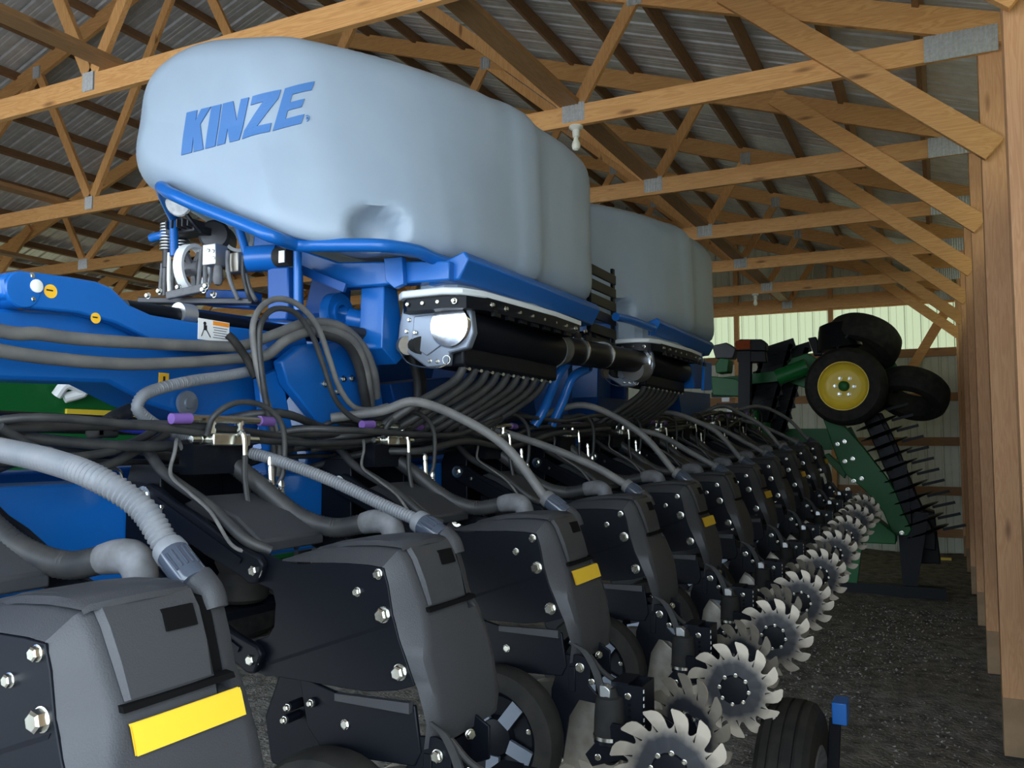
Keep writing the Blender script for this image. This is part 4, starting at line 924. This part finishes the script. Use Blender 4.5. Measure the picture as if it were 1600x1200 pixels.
# seed hoses with their cuffs: one per row unit
def seed_hose(k, pts, m, rib, label, r=.0185):
    t = thing('seed_hose', label, 'hose', (0, 0, 0), 'grey seed hoses to the row units')
    y0, dz = ROW * k, DZ[k]
    mb = MB(); mb.tube(pts, r, 14, rib=rib, smooth=8); mb.build('hose', m, t, ang=60)
    a = Vector((-1.078, y0 + .255, 1.424 + dz)); b = Vector(pts[0]); d = (b - a); L = d.length
    mb = MB(); mb.lathe(a, d, [(0, .0255), (.006, .0275), (L * .72, .0275), (L * .75, .024)], 20); cf = mb.build('cuff', 'cuff_plastic', t)
    mb = MB(); mb.lathe(a + d * .72, d, [(0, .026), (.005, .0285), (.022, .0275), (.026, .0195)], 20); mb.build('collar', 'hose_grey' if k > 2 else 'hose_ribbed', t)
    for q in range(-2, 3):
        u = d.normalized(); s = u.cross(Vector((0, 0, 1))).normalized(); w = s.cross(u).normalized(); an = q * .33 - .35
        nn = (w * math.cos(an) + s * math.sin(an)); p0 = a + u * (L * .22) + nn * .0275; p1 = a + u * (L * .62) + nn * .0275
        mb = MB(); mb.cyl(p0, p1, .0022, 6); mb.build('grip_rib', 'cuff_plastic', cf)
    return t
seed_hose(1, [(-1.172, 1.04, 1.479), (-1.224, 1.03, 1.542), (-1.3, 1, 1.591), (-1.419, 1, 1.618), (-1.566, 1, 1.638), (-1.75, 1.0, 1.66), (-1.9, 1.05, 1.66)], 'hose_ribbed', (.0095, .0034), 'light grey ribbed seed hose arching to the nearest row unit', .0235)
seed_hose(2, [(-1.165, 1.80, 1.462), (-1.263, 1.8, 1.494), (-1.417, 1.79, 1.552), (-1.573, 1.77, 1.601), (-1.69, 1.75, 1.629), (-1.82, 1.693, 1.659), (-1.82, 1.585, 1.692), (-1.82, 1.528, 1.723), (-1.82, 1.513, 1.747), (-1.82, 1.545, 1.781), (-1.83, 1.674, 1.816), (-1.85, 1.833, 1.844), (-1.86, 1.972, 1.874)], 'hose_ribbed', (.008, .0024), 'grey ribbed seed hose with hairpin bend, ending on the second row unit', .0165)
for k in range(3, 12):
    y0, dz = ROW * k, DZ[k]
    if k % 2: loc = [(-1.165, .271, 1.479), (-1.301, .26, 1.640), (-1.445, .21, 1.735), (-1.559, .11, 1.782), (-1.66, .05, 1.77), (-1.80, .0, 1.72)]
    else: loc = [(-1.150, .27, 1.470), (-1.275, .26, 1.54), (-1.472, .25, 1.631), (-1.689, .2, 1.699), (-1.86, .15, 1.735), (-2.0, .1, 1.74)]
    j = random.Random(k); loc = [(x, y + y0 + (j.uniform(-.03, .03) if q > 1 else 0), z + dz + (j.uniform(-.015, .02) if q > 1 else 0)) for q, (x, y, z) in enumerate(loc)]
    seed_hose(k, loc, 'hose_grey', (.009, .0010), 'grey seed hose running down to the %s row unit from the camera' % ORD[k], .0165)
for k in range(1, 12):
    y0, dz = ROW * k, DZ[k]; j = random.Random(k + 50)
    hose('vacuum_hose', 'black corrugated hose joined to the grey elbow of the %s row unit' % ORD[k], [(-1.325, y0 + .281, 1.446 + dz), (-1.42, y0 + .27, 1.432 + dz), (-1.52, y0 + .24, 1.465 + dz), (-1.64, y0 + .20, 1.56 + dz), (-1.76, y0 + .17, 1.63 + dz), (-1.92, y0 + .16, 1.60 + dz)], .026, 'hose_black', 'black corrugated hoses to the elbows', (.010, .0025), 14)
# hydraulic manifold on every mount
def manifold(k):
    t = thing('hydraulic_manifold', 'silver hydraulic fittings with purple sleeves above the mount of the %s row unit' % ORD[k], 'fittings', (0, ROW * k, DZ[k]), 'hydraulic manifolds on the toolbar')
    X, Y, Z = -1.66, .13, 1.66
    m = MB(); m.box((X, Y, Z), (.05, .13, .032)); m.build('block', 'zinc', t, bevel=.004)
    m = MB(); m.cyl((X, Y - .12, Z + .052), (X, Y + .12, Z + .052), .0105, 10); m.build('tee_pipe', 'zinc', t)
    for s in (-1, 1):
        m = MB(); m.cyl((X, Y + s * .12, Z + .052), (X - .004, Y + s * .175, Z + .050), .0135, 12); m.build('sleeve', 'purple_ring', t)
        m = MB(); m.lathe((X, Y + s * .05, Z + .016), (0, 0, 1), [(0, .011), (.012, .011), (.012, .008), (.022, .008), (.022, .011), (.034, .011)], 8); m.build('neck', 'zinc', t)
        m = MB(); m.lathe((X, Y + s * .065, Z), (0, s, 0), [(0, .011), (.02, .011), (.02, .009), (.05, .009)], 8); m.build('side_fitting', 'zinc', t)
    m = MB(); m.tube([(X + .02, Y + .02, Z + .012), (X + .035, Y + .02, Z + .018), (X + .045, Y + .02, Z + .002), (X + .048, Y + .02, Z - .04)], .0075, 8); m.build('elbow_fitting', 'zinc', t)
    for dx, dy, dz2 in ((.06, .10, -.045), (.075, .125, -.105)):
        m = MB(); m.lathe((X + dx, Y + dy, Z + dz2), (0.05, .05, -1), [(0, .006), (.012, .010), (.022, .010), (.024, .007), (.034, .009), (.075, .009), (.078, .006)], 8); m.build('crimp_fitting', 'zinc', t)
        m = MB(); m.tube([(X + dx, Y + dy, Z + dz2 - .07), (X + dx + .01, Y + dy + .01, Z + dz2 - .13), (X + dx + .06, Y + dy, Z + dz2 - .18)], .007, 8); m.build('drop_hose', 'hose_black', t)
    m = MB(); m.tube([(X + .01, Y - .075, Z + .01), (X + .03, Y - .07, Z + .06), (X + .05, Y - .01, Z + .095), (X + .07, Y + .07, Z + .085), (X + .085, Y + .12, Z + .03), (X + .08, Y + .13, Z - .08), (X + .07, Y + .12, Z - .12)], .0078, 8); m.build('loop_hose', 'hose_black', t, ang=60)
    m = MB(); m.tube([(X + .048, Y + .02, Z - .04), (X + .05, Y + .02, Z - .10), (X + .07, Y + .02, Z - .20)], .0075, 8); m.build('drop_hose', 'hose_black', t)
    m = MB(); m.box((X - .03, Y, Z - .05), (.05, .20, .075)); m.build('bracket', 'black_paint', t)
    m = MB(); m.box((X - .08, Y, Z - .075), (.12, .12, .02)); m.build('bracket_foot', 'black_paint', t)
    return t
for k in range(2, 12): manifold(k)
# bundle of black hoses along the toolbar
for q in range(14):
    j = random.Random(q * 7 + 1); pts = []; x0 = -1.62 - .045 * (q % 7); z0 = 1.60 + .045 * (q // 7) + j.uniform(0, .06)
    y = 1.0 + j.uniform(-.3, .4)
    if q % 7 < 2 or q > 9: y += 1.2; z0 += .03
    pts.append((-2.0, y - .25, z0 - .1)); pts.append((x0 - .12, y - .12, z0 - .02))
    while y < 8.7:
        rise = max(0, (y - 2.6)) * .037
        pts.append((x0 + j.uniform(-.04, .04), y, z0 + rise + j.uniform(-.03, .035))); y += j.uniform(.28, .45)
    m = MB(); m.tube(pts, j.choice((.0085, .010, .013)), 8, smooth=6); m.build('toolbar_hose', 'hose_black', fr, ang=60)
# the two big grey hoses along the boom and their arc down behind
hose('grey_hose', 'upper grey hose lying along the blue boom at left', [(-1.86, -.3, 1.90), (-1.86, .9, 1.93), (-1.86, 1.177, 1.899), (-1.86, 1.267, 1.903), (-1.86, 1.383, 1.903), (-1.86, 1.612, 1.915), (-1.86, 1.791, 1.928), (-1.85, 1.906, 1.941), (-1.82, 2.009, 1.985), (-1.8, 2.133, 2.034), (-1.78, 2.27, 2.039), (-1.77, 2.381, 1.985), (-1.77, 2.449, 1.902), (-1.8, 2.512, 1.816)], .0165, 'hose_grey', 'grey hoses along the boom', (.0065, .0008), 14)
hose('grey_hose', 'lower grey hose lying along the blue boom at left', [(-1.85, -.3, 1.86), (-1.85, .9, 1.88), (-1.85, 1.172, 1.854), (-1.85, 1.327, 1.848), (-1.85, 1.505, 1.852), (-1.85, 1.713, 1.875), (-1.85, 1.881, 1.9), (-1.83, 1.98, 1.916), (-1.8, 2.044, 1.972), (-1.79, 2.184, 2.018), (-1.77, 2.309, 2.004), (-1.77, 2.385, 1.942), (-1.78, 2.434, 1.857), (-1.82, 2.509, 1.771)], .0165, 'hose_grey', 'grey hoses along the boom', (.0065, .0008), 14)
for q in range(4):
    hose('arc_hose', 'dark ribbed hose in the arc behind the blue tower plate, number %s from the camera' % ORD[q + 1], [(-1.8, 2.261, 2.035), (-1.79 - .02 * q, 2.62 + .05 * q, 2.05 - .02 * q), (-1.78 - .02 * q, 2.72 + .05 * q, 1.92), (-1.80 - .02 * q, 2.75 + .05 * q, 1.78), (-1.86, 2.72 + .05 * q, 1.64)] if q else [(-1.79, 2.184, 2.008), (-1.78, 2.305, 1.989), (-1.78, 2.377, 1.919), (-1.79, 2.422, 1.834), (-1.82, 2.491, 1.748)], .0175, 'hose_black', 'arc of dark hoses by the tower', (.008, .001), 12)
hose('loop_hose', 'outer black rubber hose arching high over the boom', [(-1.76, 1.96, 1.552), (-1.76, 1.968, 1.637), (-1.76, 1.933, 1.731), (-1.76, 1.888, 1.822), (-1.77, 1.867, 1.923), (-1.77, 1.862, 1.997), (-1.78, 1.908, 2.055), (-1.78, 1.978, 2.087), (-1.77, 2.06, 2.077), (-1.76, 2.134, 2.021), (-1.75, 2.182, 1.923), (-1.74, 2.223, 1.832), (-1.73, 2.286, 1.772), (-1.72, 2.371, 1.764), (-1.7, 2.44, 1.78)], .0095, 'hose_grey', 'rubber loop hoses', n=10)
hose('loop_hose', 'inner black rubber hose arching beneath the outer loop', [(-1.75, 1.931, 1.525), (-1.75, 1.935, 1.656), (-1.75, 1.906, 1.748), (-1.75, 1.882, 1.84), (-1.76, 1.877, 1.933), (-1.76, 1.883, 1.999), (-1.77, 1.946, 2.05), (-1.76, 2.025, 2.051), (-1.75, 2.092, 1.995), (-1.74, 2.141, 1.898), (-1.73, 2.185, 1.799), (-1.72, 2.249, 1.743), (-1.7, 2.309, 1.715)], .0090, 'hose_black', 'rubber loop hoses', n=10)
m = MB(); P = [(-1.836, 1.83, 1.964), (-1.826, 1.851, 1.943), (-1.825, 1.895, 1.9), (-1.8, 1.909, 1.844)]
m.tube(P, .012, 8); o = m.build('tie_strap', 'rubber', None, ang=60); tag(o, 'black rubber strap tying the grey hoses to the boom', 'strap')
hose('blue_line', 'thin blue plastic line below the boom at far left', [(-2, 1.276, 1.654), (-2, 1.331, 1.675), (-2, 1.406, 1.696), (-2, 1.477, 1.709), (-2, 1.543, 1.709), (-1.98, 1.597, 1.69), (-1.96, 1.674, 1.68), (-1.95, 1.814, 1.655)], .0085, 'blue_line')
hose('sagging_hose', 'black hose sagging across the left edge below the boom', [(-1.72, 1.096, 1.683), (-1.72, 1.138, 1.659), (-1.72, 1.189, 1.634), (-1.72, 1.257, 1.62), (-1.73, 1.362, 1.631), (-1.75, 1.458, 1.658), (-1.8, 1.567, 1.691)], .0105, 'hose_black', 'sagging black hoses at left')
hose('sagging_hose', 'lower black hose sagging beside the blue toolbar at left', [(-1.74, 1.111, 1.641), (-1.74, 1.196, 1.61), (-1.74, 1.305, 1.589), (-1.75, 1.397, 1.606), (-1.78, 1.503, 1.644), (-1.82, 1.606, 1.672)], .0115, 'hose_black', 'sagging black hoses at left')
hose('sagging_hose', 'thin black hose above the sagging ones by the black beam', [(-1.78, 1.134, 1.701), (-1.78, 1.207, 1.668), (-1.78, 1.284, 1.643), (-1.78, 1.367, 1.636), (-1.8, 1.481, 1.655)], .008, 'hose_black', 'sagging black hoses at left')
hose('ribbed_stub', 'short black ribbed hose below the boom lug', [(-2, 1.553, 1.698), (-2.02, 1.607, 1.722), (-2.05, 1.683, 1.746)], .020, 'hose_black', None, (.009, .002), 12)
m = MB(); m.box((-1.99, 1.545, 1.692), (.05, .07, .055)); m.box((-1.985, 1.523, 1.678), (.04, .03, .03)); m.box((-1.985, 1.564, 1.699), (.04, .03, .05)); o = m.build('plug_connector', 'rubber', None, bevel=.008); tag(o, 'black wiring plug on the blue line', 'connector')
m = MB(); m.tube([(-1.86, 1.413, 1.578), (-1.86, 1.466, 1.586), (-1.86, 1.496, 1.582), (-1.86, 1.507, 1.561), (-1.86, 1.507, 1.548)], .005, 8); m.build('handle', 'zinc', fr, ang=60)

# ---------------------------------------------------------------- air compressor on the boom
ac = thing('air_compressor', 'black finned air compressor with silver flywheel under the tank', 'compressor', (0, 0, 0))
YA = 2.30
def A(px): return Vector(px)
for p, n_, r in (((-2.631, 2.3, 2.491), 9, .028), ((-2.617, 2.36, 2.448), 10, .030)):
    m = MB(); m.cyl(Vector(p), Vector(p) - Vector((0, 0, .17)), .016, 14); cyl_ = m.build('cylinder', 'cast_iron', ac)
    for k in range(n_): m = MB(); m.lathe(Vector(p) - Vector((0, 0, .012 * k)), (0, 0, -1), [(0, r - .002), (.002, r), (.005, r), (.006, r - .003)], 18); m.build('fin', 'aluminium', cyl_)
m = MB(); m.box((-2.54, 2.32, 2.456), (.15, .09, .03)); m.build('head', 'cast_iron', ac, bevel=.005)
for k in range(5): m = MB(); m.box(Vector((-2.562, 2.27, 2.452)) + Vector((.028 * k, 0, .012)), (.006, .08, .03)); m.build('head_fin', 'cast_iron', ac)
m = MB(); m.lathe((-2.493, 2.42, 2.447), (.5, -.8, 0), [(-.08, .055), (-.06, .06), (.05, .06), (.06, .05), (.065, .0)], 24); m.build('motor', 'cast_iron', ac)
m = MB(); m.lathe((-2.416, 2.45, 2.446), (.6, -.6, 0), [(0, .045), (0, .058), (.012, .058), (.012, .045), (0, .045)], 26); m.build('motor_ring', 'aluminium', ac)
fw_ = Vector((-2.468, 2.28, 2.298)); fax = Vector((.98, .18, .02)).normalized()
m = MB(); m.lathe(fw_, fax, [(-.018, .078), (-.018, .092), (.018, .092), (.018, .078), (-.018, .078)], 40); fly = m.build('flywheel', 'white_paint', ac)
for k in range(5):
    a_ = 2 * math.pi * k / 5 + .3; u = fax.orthogonal().normalized(); w = fax.cross(u); m = MB(); m.beam(fw_, fw_ + (u * math.cos(a_) + w * math.sin(a_)) * .08, .014, .018, up=fax); m.build('spoke', 'fitting_grey', fly)
m = MB(); m.lathe(fw_, fax, [(-.03, .028), (.03, .028), (.04, .015)], 20); m.build('hub', 'fitting_grey', fly)
m = MB(); m.box((-2.297, 2.22, 2.318), (.062, .06, .075)); blk = m.build('valve_block', 'aluminium', ac, bevel=.003)
for p in ((-2.299, 2.188, 2.332), (-2.274, 2.188, 2.327), (-2.27, 2.188, 2.302)): bolt(blk, p, .005, .003, 1.2)
m = MB(); m.lathe((-2.281, 2.22, 2.288), (0, 0, -1), [(0, .012), (.02, .016), (.06, .018), (.075, .012), (.08, .0)], 16); m.build('filter_bowl', 'fitting_grey', ac)
m = MB(); m.box((-2.213, 2.24, 2.286), (.06, .05, .07)); m.build('valve_body', 'steel_worn', ac, bevel=.004)
for pts, mt in (([(-2.216, 2.2, 2.324), (-2.215, 2.2, 2.272), (-2.201, 2.2, 2.214), (-2.183, 2.22, 2.152)], 'fitting_grey'), ([(-2.144, 2.2, 2.299), (-2.142, 2.2, 2.236), (-2.123, 2.2, 2.174), (-2.124, 2.22, 2.143)], 'hose_black'), ([(-2.169, 2.24, 2.245), (-2.15, 2.24, 2.194), (-2.119, 2.24, 2.146)], 'hose_grey'), ([(-2.583, 2.27, 2.368), (-2.583, 2.27, 2.283), (-2.577, 2.27, 2.214)], 'ceramic')):
    m = MB(); m.tube(pts, .0075, 8); m.build('air_line', mt, ac)
for x in (252, 258, 270, 278, 312, 318):
    a_, b_ = {252: ((-2.653, 2.3, 2.339), (-2.662, 2.3, 2.216)), 258: ((-2.639, 2.3, 2.338), (-2.638, 2.3, 2.214)), 270: ((-2.591, 2.3, 2.338), (-2.597, 2.3, 2.211)), 278: ((-2.564, 2.3, 2.335), (-2.563, 2.3, 2.208)), 312: ((-2.343, 2.2, 2.342), (-2.356, 2.2, 2.192)), 318: ((-2.327, 2.2, 2.335), (-2.319, 2.2, 2.201))}[x]
    m = MB(); m.cyl(a_, b_, .008, 8); m.build('leg_rod', 'fitting_grey', ac)
m = MB(); m.beam((-2.639, 2.2, 2.179), (-2.138, 2.26, 2.146), .05, .022); m.build('base_rail', 'cast_iron', ac, bevel=.004)
m = MB(); m.beam((-2.461, 2.16, 2.178), (-2.274, 2.16, 2.193), .02, .028); m.build('base_link', 'fitting_grey', ac, bevel=.004)
m = MB(); m.beam((-2.394, 2.3, 2.185), (-2.176, 2.3, 2.159), .06, .06); m.build('base_block', 'dark_blue', ac, bevel=.004)
for p in ((-2.512, 2.17, 2.2), (-2.416, 2.17, 2.206), (-2.262, 2.14, 2.18), (-2.25, 2.14, 2.192), (-2.244, 2.17, 2.167), (-2.523, 2.13, 2.178)): bolt(ac, p, .010, .010, 1.2)
wl = thing('work_lamp', 'small clear round work lamp under the guard rail of the tank', 'lamp', (-2.375, 2.12, 2.497))
m = MB(); m.lathe((0, 0, 0), (.3, -.9, -.3), [(-.03, .02), (-.02, .045), (0, .050), (.008, .044), (.01, .0)], 22); m.build('lens', 'lamp_glass', wl)
m = MB(); m.tube([(.0, .02, -.02), (.03, .03, -.06), (.05, .06, -.10)], .008, 8); m.build('bracket', 'black_paint', wl)

# ================================================================ folded green implement at the back
gm = thing('folded_implement', 'green tillage implement folded upright by the back wall, with yellow wheel', 'implement', (0, 0, 0))
def gplate(px, y0, y1, name, m, parent=gm, bev=.01):
    mb = MB(); mb.prism([(p[0], p[2]) for p in px], 1, y0, y1); return mb.build(name, m, parent, bevel=bev)
def tyre(c, axis, R, w, parent, rim=None):
    mb = MB(); mb.lathe(c, axis, [(-w / 2, R * .62), (-w * .52, R * .75), (-w * .50, R * .88), (-w * .36, R * .97), (-w * .1, R), (w * .1, R), (w * .36, R * .97), (w * .5, R * .88), (w * .52, R * .75), (w / 2, R * .62), (-w / 2, R * .62)], 40); t = mb.build('tyre', 'rubber', parent)
    if rim:
        mb = MB(); mb.lathe(c, axis, [(w * .42, R * .64), (w * .50, R * .645), (w * .50, R * .60), (w * .40, R * .58), (w * .30, R * .50), (w * .26, R * .40), (w * .26, R * .2), (w * .3, R * .05)], 40, caps=False); r = mb.build('rim', rim, t)
        mb = MB(); mb.lathe(c, axis, [(w * .26, R * .13), (w * .42, R * .13), (w * .50, R * .10), (w * .53, R * .05)], 18); mb.build('hub', 'deere_green', t)
        ax = Vector(axis).normalized(); u = ax.orthogonal().normalized(); v = ax.cross(u)
        for k in range(6):
            a = 2 * math.pi * k / 6 + .2; bolt(t, Vector(c) + ax * (w * .26) + (u * math.cos(a) + v * math.sin(a)) * R * .23, .018, .02, 1.2, axis=ax)
    return t
tyre((-0.913, 10, 2.272), (-.12, -1, 0.0), .43, .30, gm, 'deere_yellow')
tyre((-0.749, 10.25, 2.777), (.30, .45, .84), .40, .30, gm)
tyre((-0.271, 10.4, 2.199), (.25, .5, .82), .38, .27, gm)
mb = MB(); mb.lathe((-0.978, 10.1, 2.702), (-.15, 0, 1), [(0, .24), (.1, .22), (.22, .19), (.28, .17), (.30, .10)], 18); mb.build('hub_housing', 'black_paint', gm)
gplate([(-1.122, 10, 2.935), (-1.082, 10, 2.961), (-0.969, 10, 2.67), (-1.022, 10, 2.644)], 10.0, 10.1, 'stub', 'black_paint')
gplate([(-1.314, 10.1, 2.842), (-1.225, 10.1, 2.852), (-1.162, 10.1, 2.639), (-1.25, 10.1, 2.635)], 10.1, 10.18, 'stub', 'black_paint')
gplate([(-1.004, 9.9, 2.718), (-0.717, 9.9, 2.996), (-0.73, 9.9, 2.969), (-0.985, 9.9, 2.675)], 9.9, 9.93, 'spike', 'black_paint')
# long tapered green wing arm
gplate([(-1.311, 10.3, 2.332), (-1.173, 10.3, 2.254), (-1.096, 10.3, 2.034), (-0.952, 10.3, 1.829), (-0.771, 10.3, 1.6), (-0.551, 10.3, 1.284), (-0.459, 10.3, 1.112), (-0.389, 10.3, 0.906), (-0.312, 10.3, 0.716), (-0.358, 10.3, 0.645), (-0.504, 10.3, 0.652), (-0.594, 10.3, 0.899), (-0.783, 10.3, 1.139), (-0.978, 10.3, 1.313), (-1.068, 10.3, 1.513), (-1.169, 10.3, 1.853), (-1.286, 10.3, 2.169)], 10.3, 10.42, 'wing_arm', 'deere_green')
for p in ((-1.051, 10.3, 1.642), (-0.976, 10.3, 1.671), (-0.975, 10.3, 1.449), (-0.894, 10.3, 1.478), (-0.887, 10.3, 1.229), (-0.806, 10.3, 1.259), (-0.949, 10.3, 1.135), (-0.414, 10.3, 0.677)): bolt(gm, p, .02, .02, 1.2)
gplate([(-1.719, 10.5, 2.433), (-1.545, 10.5, 2.655), (-1.371, 10.5, 2.708), (-1.209, 10.5, 2.603), (-1.237, 10.5, 2.342), (-1.38, 10.5, 2.286), (-1.537, 10.5, 2.351)], 10.45, 10.6, 'wing_knuckle', 'deere_green')
mb = MB(); mb.cyl((-1.67, 10.2, 2.411), (-1.335, 10.2, 2.531), .095, 18); mb.build('cylinder_barrel', 'deere_green', gm)
gplate([(-0.684, 10.6, 2.641), (-0.494, 10.6, 2.691), (-0.356, 10.6, 2.393), (-0.407, 10.6, 2.235), (-0.627, 10.6, 2.256)], 10.55, 10.75, 'wing_frame', 'deere_green')
# blade gangs of the folded wing: one blade each
a_, b_ = Vector((-0.691, 10.45, 1.996)), Vector((-0.171, 10.45, 0.695))
mb = MB(); mb.beam(a_, b_, .10, .10, up=(0, 1, 0)); mb.build('gang_beam', 'black_paint', gm)
for k in range(12):
    p = a_.lerp(b_, k / 11); mb = MB(); mb.lathe(p, (b_ - a_), [(-.008, .22), (.0, .24), (.008, .22), (.03, .05)], 22); mb.build('blade', 'black_paint', gm)
    q = p + Vector((.16, -.05, .03)); mb = MB(); mb.beam(q, q + Vector((.22, -.02, .06)), .02, .03); mb.build('tine', 'black_paint', gm)
a2, b2 = Vector((-1.049, 10.6, 1.835)), Vector((-0.66, 10.6, 1.019))
for k in range(2):
    o_ = Vector((.09 * k, .12 * k, .0)); mb = MB(); mb.beam(a2 + o_, b2 + o_, .05, .06, up=(0, 1, 0)); mb.build('gang_rail', 'deere_green' if k else 'black_paint', gm)
gplate([(-0.821, 10.65, 1.982), (-0.596, 10.65, 2.001), (-0.458, 10.65, 1.671), (-0.265, 10.65, 1.099), (-0.086, 10.65, 0.646), (-0.091, 10.65, 0.47), (-0.328, 10.65, 0.493), (-0.506, 10.65, 1.165)], 10.62, 10.72, 'gang_backing', 'black_paint')  # black plate added behind the blades to darken the gang
gplate([(-0.322, 10.9, 0.939), (-0.093, 10.9, 0.874), (-0.046, 10.9, 0.302), (-0.375, 10.9, 0.282)], 10.85, 11.2, 'gang_end', 'black_paint')
# lower frame
gplate([(-1.175, 10.2, 0.566), (-1.181, 10.2, 0.885), (-1.041, 10.2, 1.102), (-0.813, 10.2, 0.968), (-0.467, 10.2, 0.67), (-0.47, 10.2, 0.567)], 10.15, 10.5, 'lower_frame', 'deere_green')
gplate([(-1.271, 10.8, 1.505), (-1.198, 10.8, 1.536), (-0.99, 10.8, 1.334), (-1.027, 10.8, 1.236)], 10.75, 10.85, 'strut', 'deere_green')
mb = MB(); mb.box((-0.883, 10.1, 0.958), (.28, .02, .09)); mb.build('data_plate', 'white_paint', gm)
mb = MB(); mb.beam((-0.421, 10.4, 1.459), (-.35, 10.4, .05), .12, .14); mb.build('foot_beam', 'black_paint', gm)
mb = MB(); mb.beam((-1.2, 10.3, .06), (.0, 10.3, .06), .16, .12); mb.build('foot_beam', 'black_paint', gm)
mb = MB(); mb.beam((-.95, 10.3, .1), (-0.821, 10.3, 0.961), .14, .14, up=(0, 1, 0)); mb.build('frame_leg', 'deere_green', gm)
mb = MB(); mb.beam((-.35, 10.35, .1), (-0.213, 10.35, 0.909), .14, .14, up=(0, 1, 0)); mb.build('frame_leg', 'black_paint', gm)
# centre section with amber lamp post (left of the wheel)
gc_ = gm
def g2(px, y0, y1, name, m, bev=.01): return gplate(px, y0, y1, name, m, gc_, bev)
mb = MB(); mb.beam((-1.968, 9.9, 2.709), (-2.05, 9.9, .05), .13, .13); mb.build('lamp_post', 'black_paint', gc_)
g2([(-2.066, 9.85, 2.709), (-1.739, 9.85, 2.693), (-1.727, 9.85, 2.562), (-2.054, 9.85, 2.576)], 9.85, 9.95, 'lamp_bracket', 'black_paint')
hd = g2([(-2.069, 9.8, 2.792), (-2.01, 9.8, 2.833), (-1.769, 9.8, 2.82), (-1.721, 9.8, 2.774), (-1.723, 9.8, 2.687), (-2.056, 9.8, 2.703)], 9.8, 9.95, 'lamp_head', 'black_paint')
mb = MB(); c = Vector((-1.974, 9.79, 2.764)); mb.box(c, (.16, .02, .10)); ln = mb.build('amber_lens', 'amber_lens', hd)
for k in range(3): mb = MB(); mb.box(c + Vector((0, -.014, -.03 + .03 * k)), (.15, .012, .012)); mb.build('lens_rib', 'amber_strip' if False else 'amber_lens', hd)
for a_, b_, n_ in (((-1.728, 10.6, 2.789), (-2.052, 10.6, 1.673), 9), ((-1.587, 10.9, 2.772), (-1.916, 10.9, 1.673), 9)):
    a_, b_ = Vector(a_), Vector(b_)
    for s in (-.16, .16):
        mb = MB(); mb.beam(a_ + Vector((s, 0, s * .28)), b_ + Vector((s, 0, s * .28)), .05, .05, up=(0, 1, 0)); mb.build('gang_rail', 'black_paint', gc_)
    for k in range(n_):
        p = a_.lerp(b_, k / (n_ - 1)); mb = MB(); mb.beam(p + Vector((-.2, 0, -.05)), p + Vector((.2, 0, .06)), .12, .05, up=(0, 1, 0)); mb.build('gang_slat', 'black_paint', gc_)
for a_, b_ in (((-1.983, 10.4, 2.053), (-2.058, 10.4, 1.255)), ((-1.86, 10.4, 1.899), (-1.925, 10.4, 1.257))):
    mb = MB(); mb.cyl(a_, b_, .07, 14); mb.build('cylinder_barrel', 'deere_green', gc_)
g2([(-2.323, 10, 2.57), (-2.262, 10, 2.643), (-2.159, 10, 2.623), (-2.176, 10, 2.474), (-2.31, 10, 2.464)], 9.9, 10.15, 'valve_cover', 'deere_green')
g2([(-2.385, 10, 2.437), (-2.104, 10, 2.397), (-1.995, 10, 2.334), (-2.034, 10, 2.187), (-2.367, 10, 2.211)], 9.95, 10.2, 'centre_frame', 'deere_green')
for k in range(7):
    p = Vector((-2.365, 10.1, 2.352)) + Vector((.05 + .06 * (k % 3), 0, -.13 * k)); mb = MB(); mb.box(p, (.30, .10, .055)); mb.build('gang_slat', 'black_paint', gc_)
    mb = MB(); mb.box(p + Vector((.02, -.06, -.06)), (.09, .02, .05)); mb.build('plate_tab', 'white_paint', gc_)
g2([(-2.427, 10.2, 2.822), (-2.251, 10.2, 2.852), (-2.139, 10.2, 2.769), (-2.179, 10.2, 2.657), (-2.384, 10.2, 2.666)], 10.2, 10.4, 'motor_housing', 'cast_iron')
mb = MB(); mb.beam((-2.498, 10.4, 2.375), (-1.484, 10.4, 2.456), .12, .12); mb.build('cross_tube', 'deere_green', gc_)
mb = MB(); mb.beam((-2.206, 11.2, 1.789), (-1.199, 11.2, 1.783), .10, .10); mb.build('tongue_tube', 'deere_green', gc_)
mb = MB(); mb.beam((-1.969, 11.2, 1.633), (-1.202, 11.2, 1.673), .08, .20); mb.build('tongue_plate', 'deere_green', gc_)
for x in (-2.6, -1.6): mb = MB(); mb.beam((x, 10.5, 0.02), (x, 10.5, 1.6), .14, .14); mb.build('stand_leg', 'deere_green', gc_)
# green harvester panel behind the planter at far left
gh = thing('green_machine', 'dark green machine with yellow stripe parked behind the blue boom', 'machine', (0, 0, 0))
m = MB(); m.prism([(2.2, .6), (6.2, .6), (6.6, 1.6), (6.4, 2.02), (4.6, 2.06), (2.3, 2.10), (2.0, 1.5)], 0, -6.6, -5.2); m.build('side_panel', 'deere_green', gh, bevel=.05)
m = MB(); m.prism([(3.75, 1.83), (6.5, 1.83), (6.5, 1.88), (3.75, 1.88)], 0, -5.2, -5.18); m.build('stripe', 'deere_yellow', gh)
tyre((-5.4, 3.0, .7), (1, 0, 0), .7, .5, gh); tyre((-5.4, 5.6, .7), (1, 0, 0), .7, .5, gh)
m = MB(); m.tube([(-5.15, 3.648, 1.962), (-5.1, 3.686, 2.038), (-5.1, 3.805, 1.994), (-5.15, 3.703, 1.948)], .035, 10); m.build('grab_rail', 'white_paint', gh)
# yellow board on the floor by the back wall
m = MB(); m.box((0, 0, 0), (.26, .06, .045)); bd = m.build('board', 'deere_yellow', None, loc=(-.05, 13.6, .03), bevel=.004); tag(bd, 'short yellow board lying on the floor at the back', 'board')
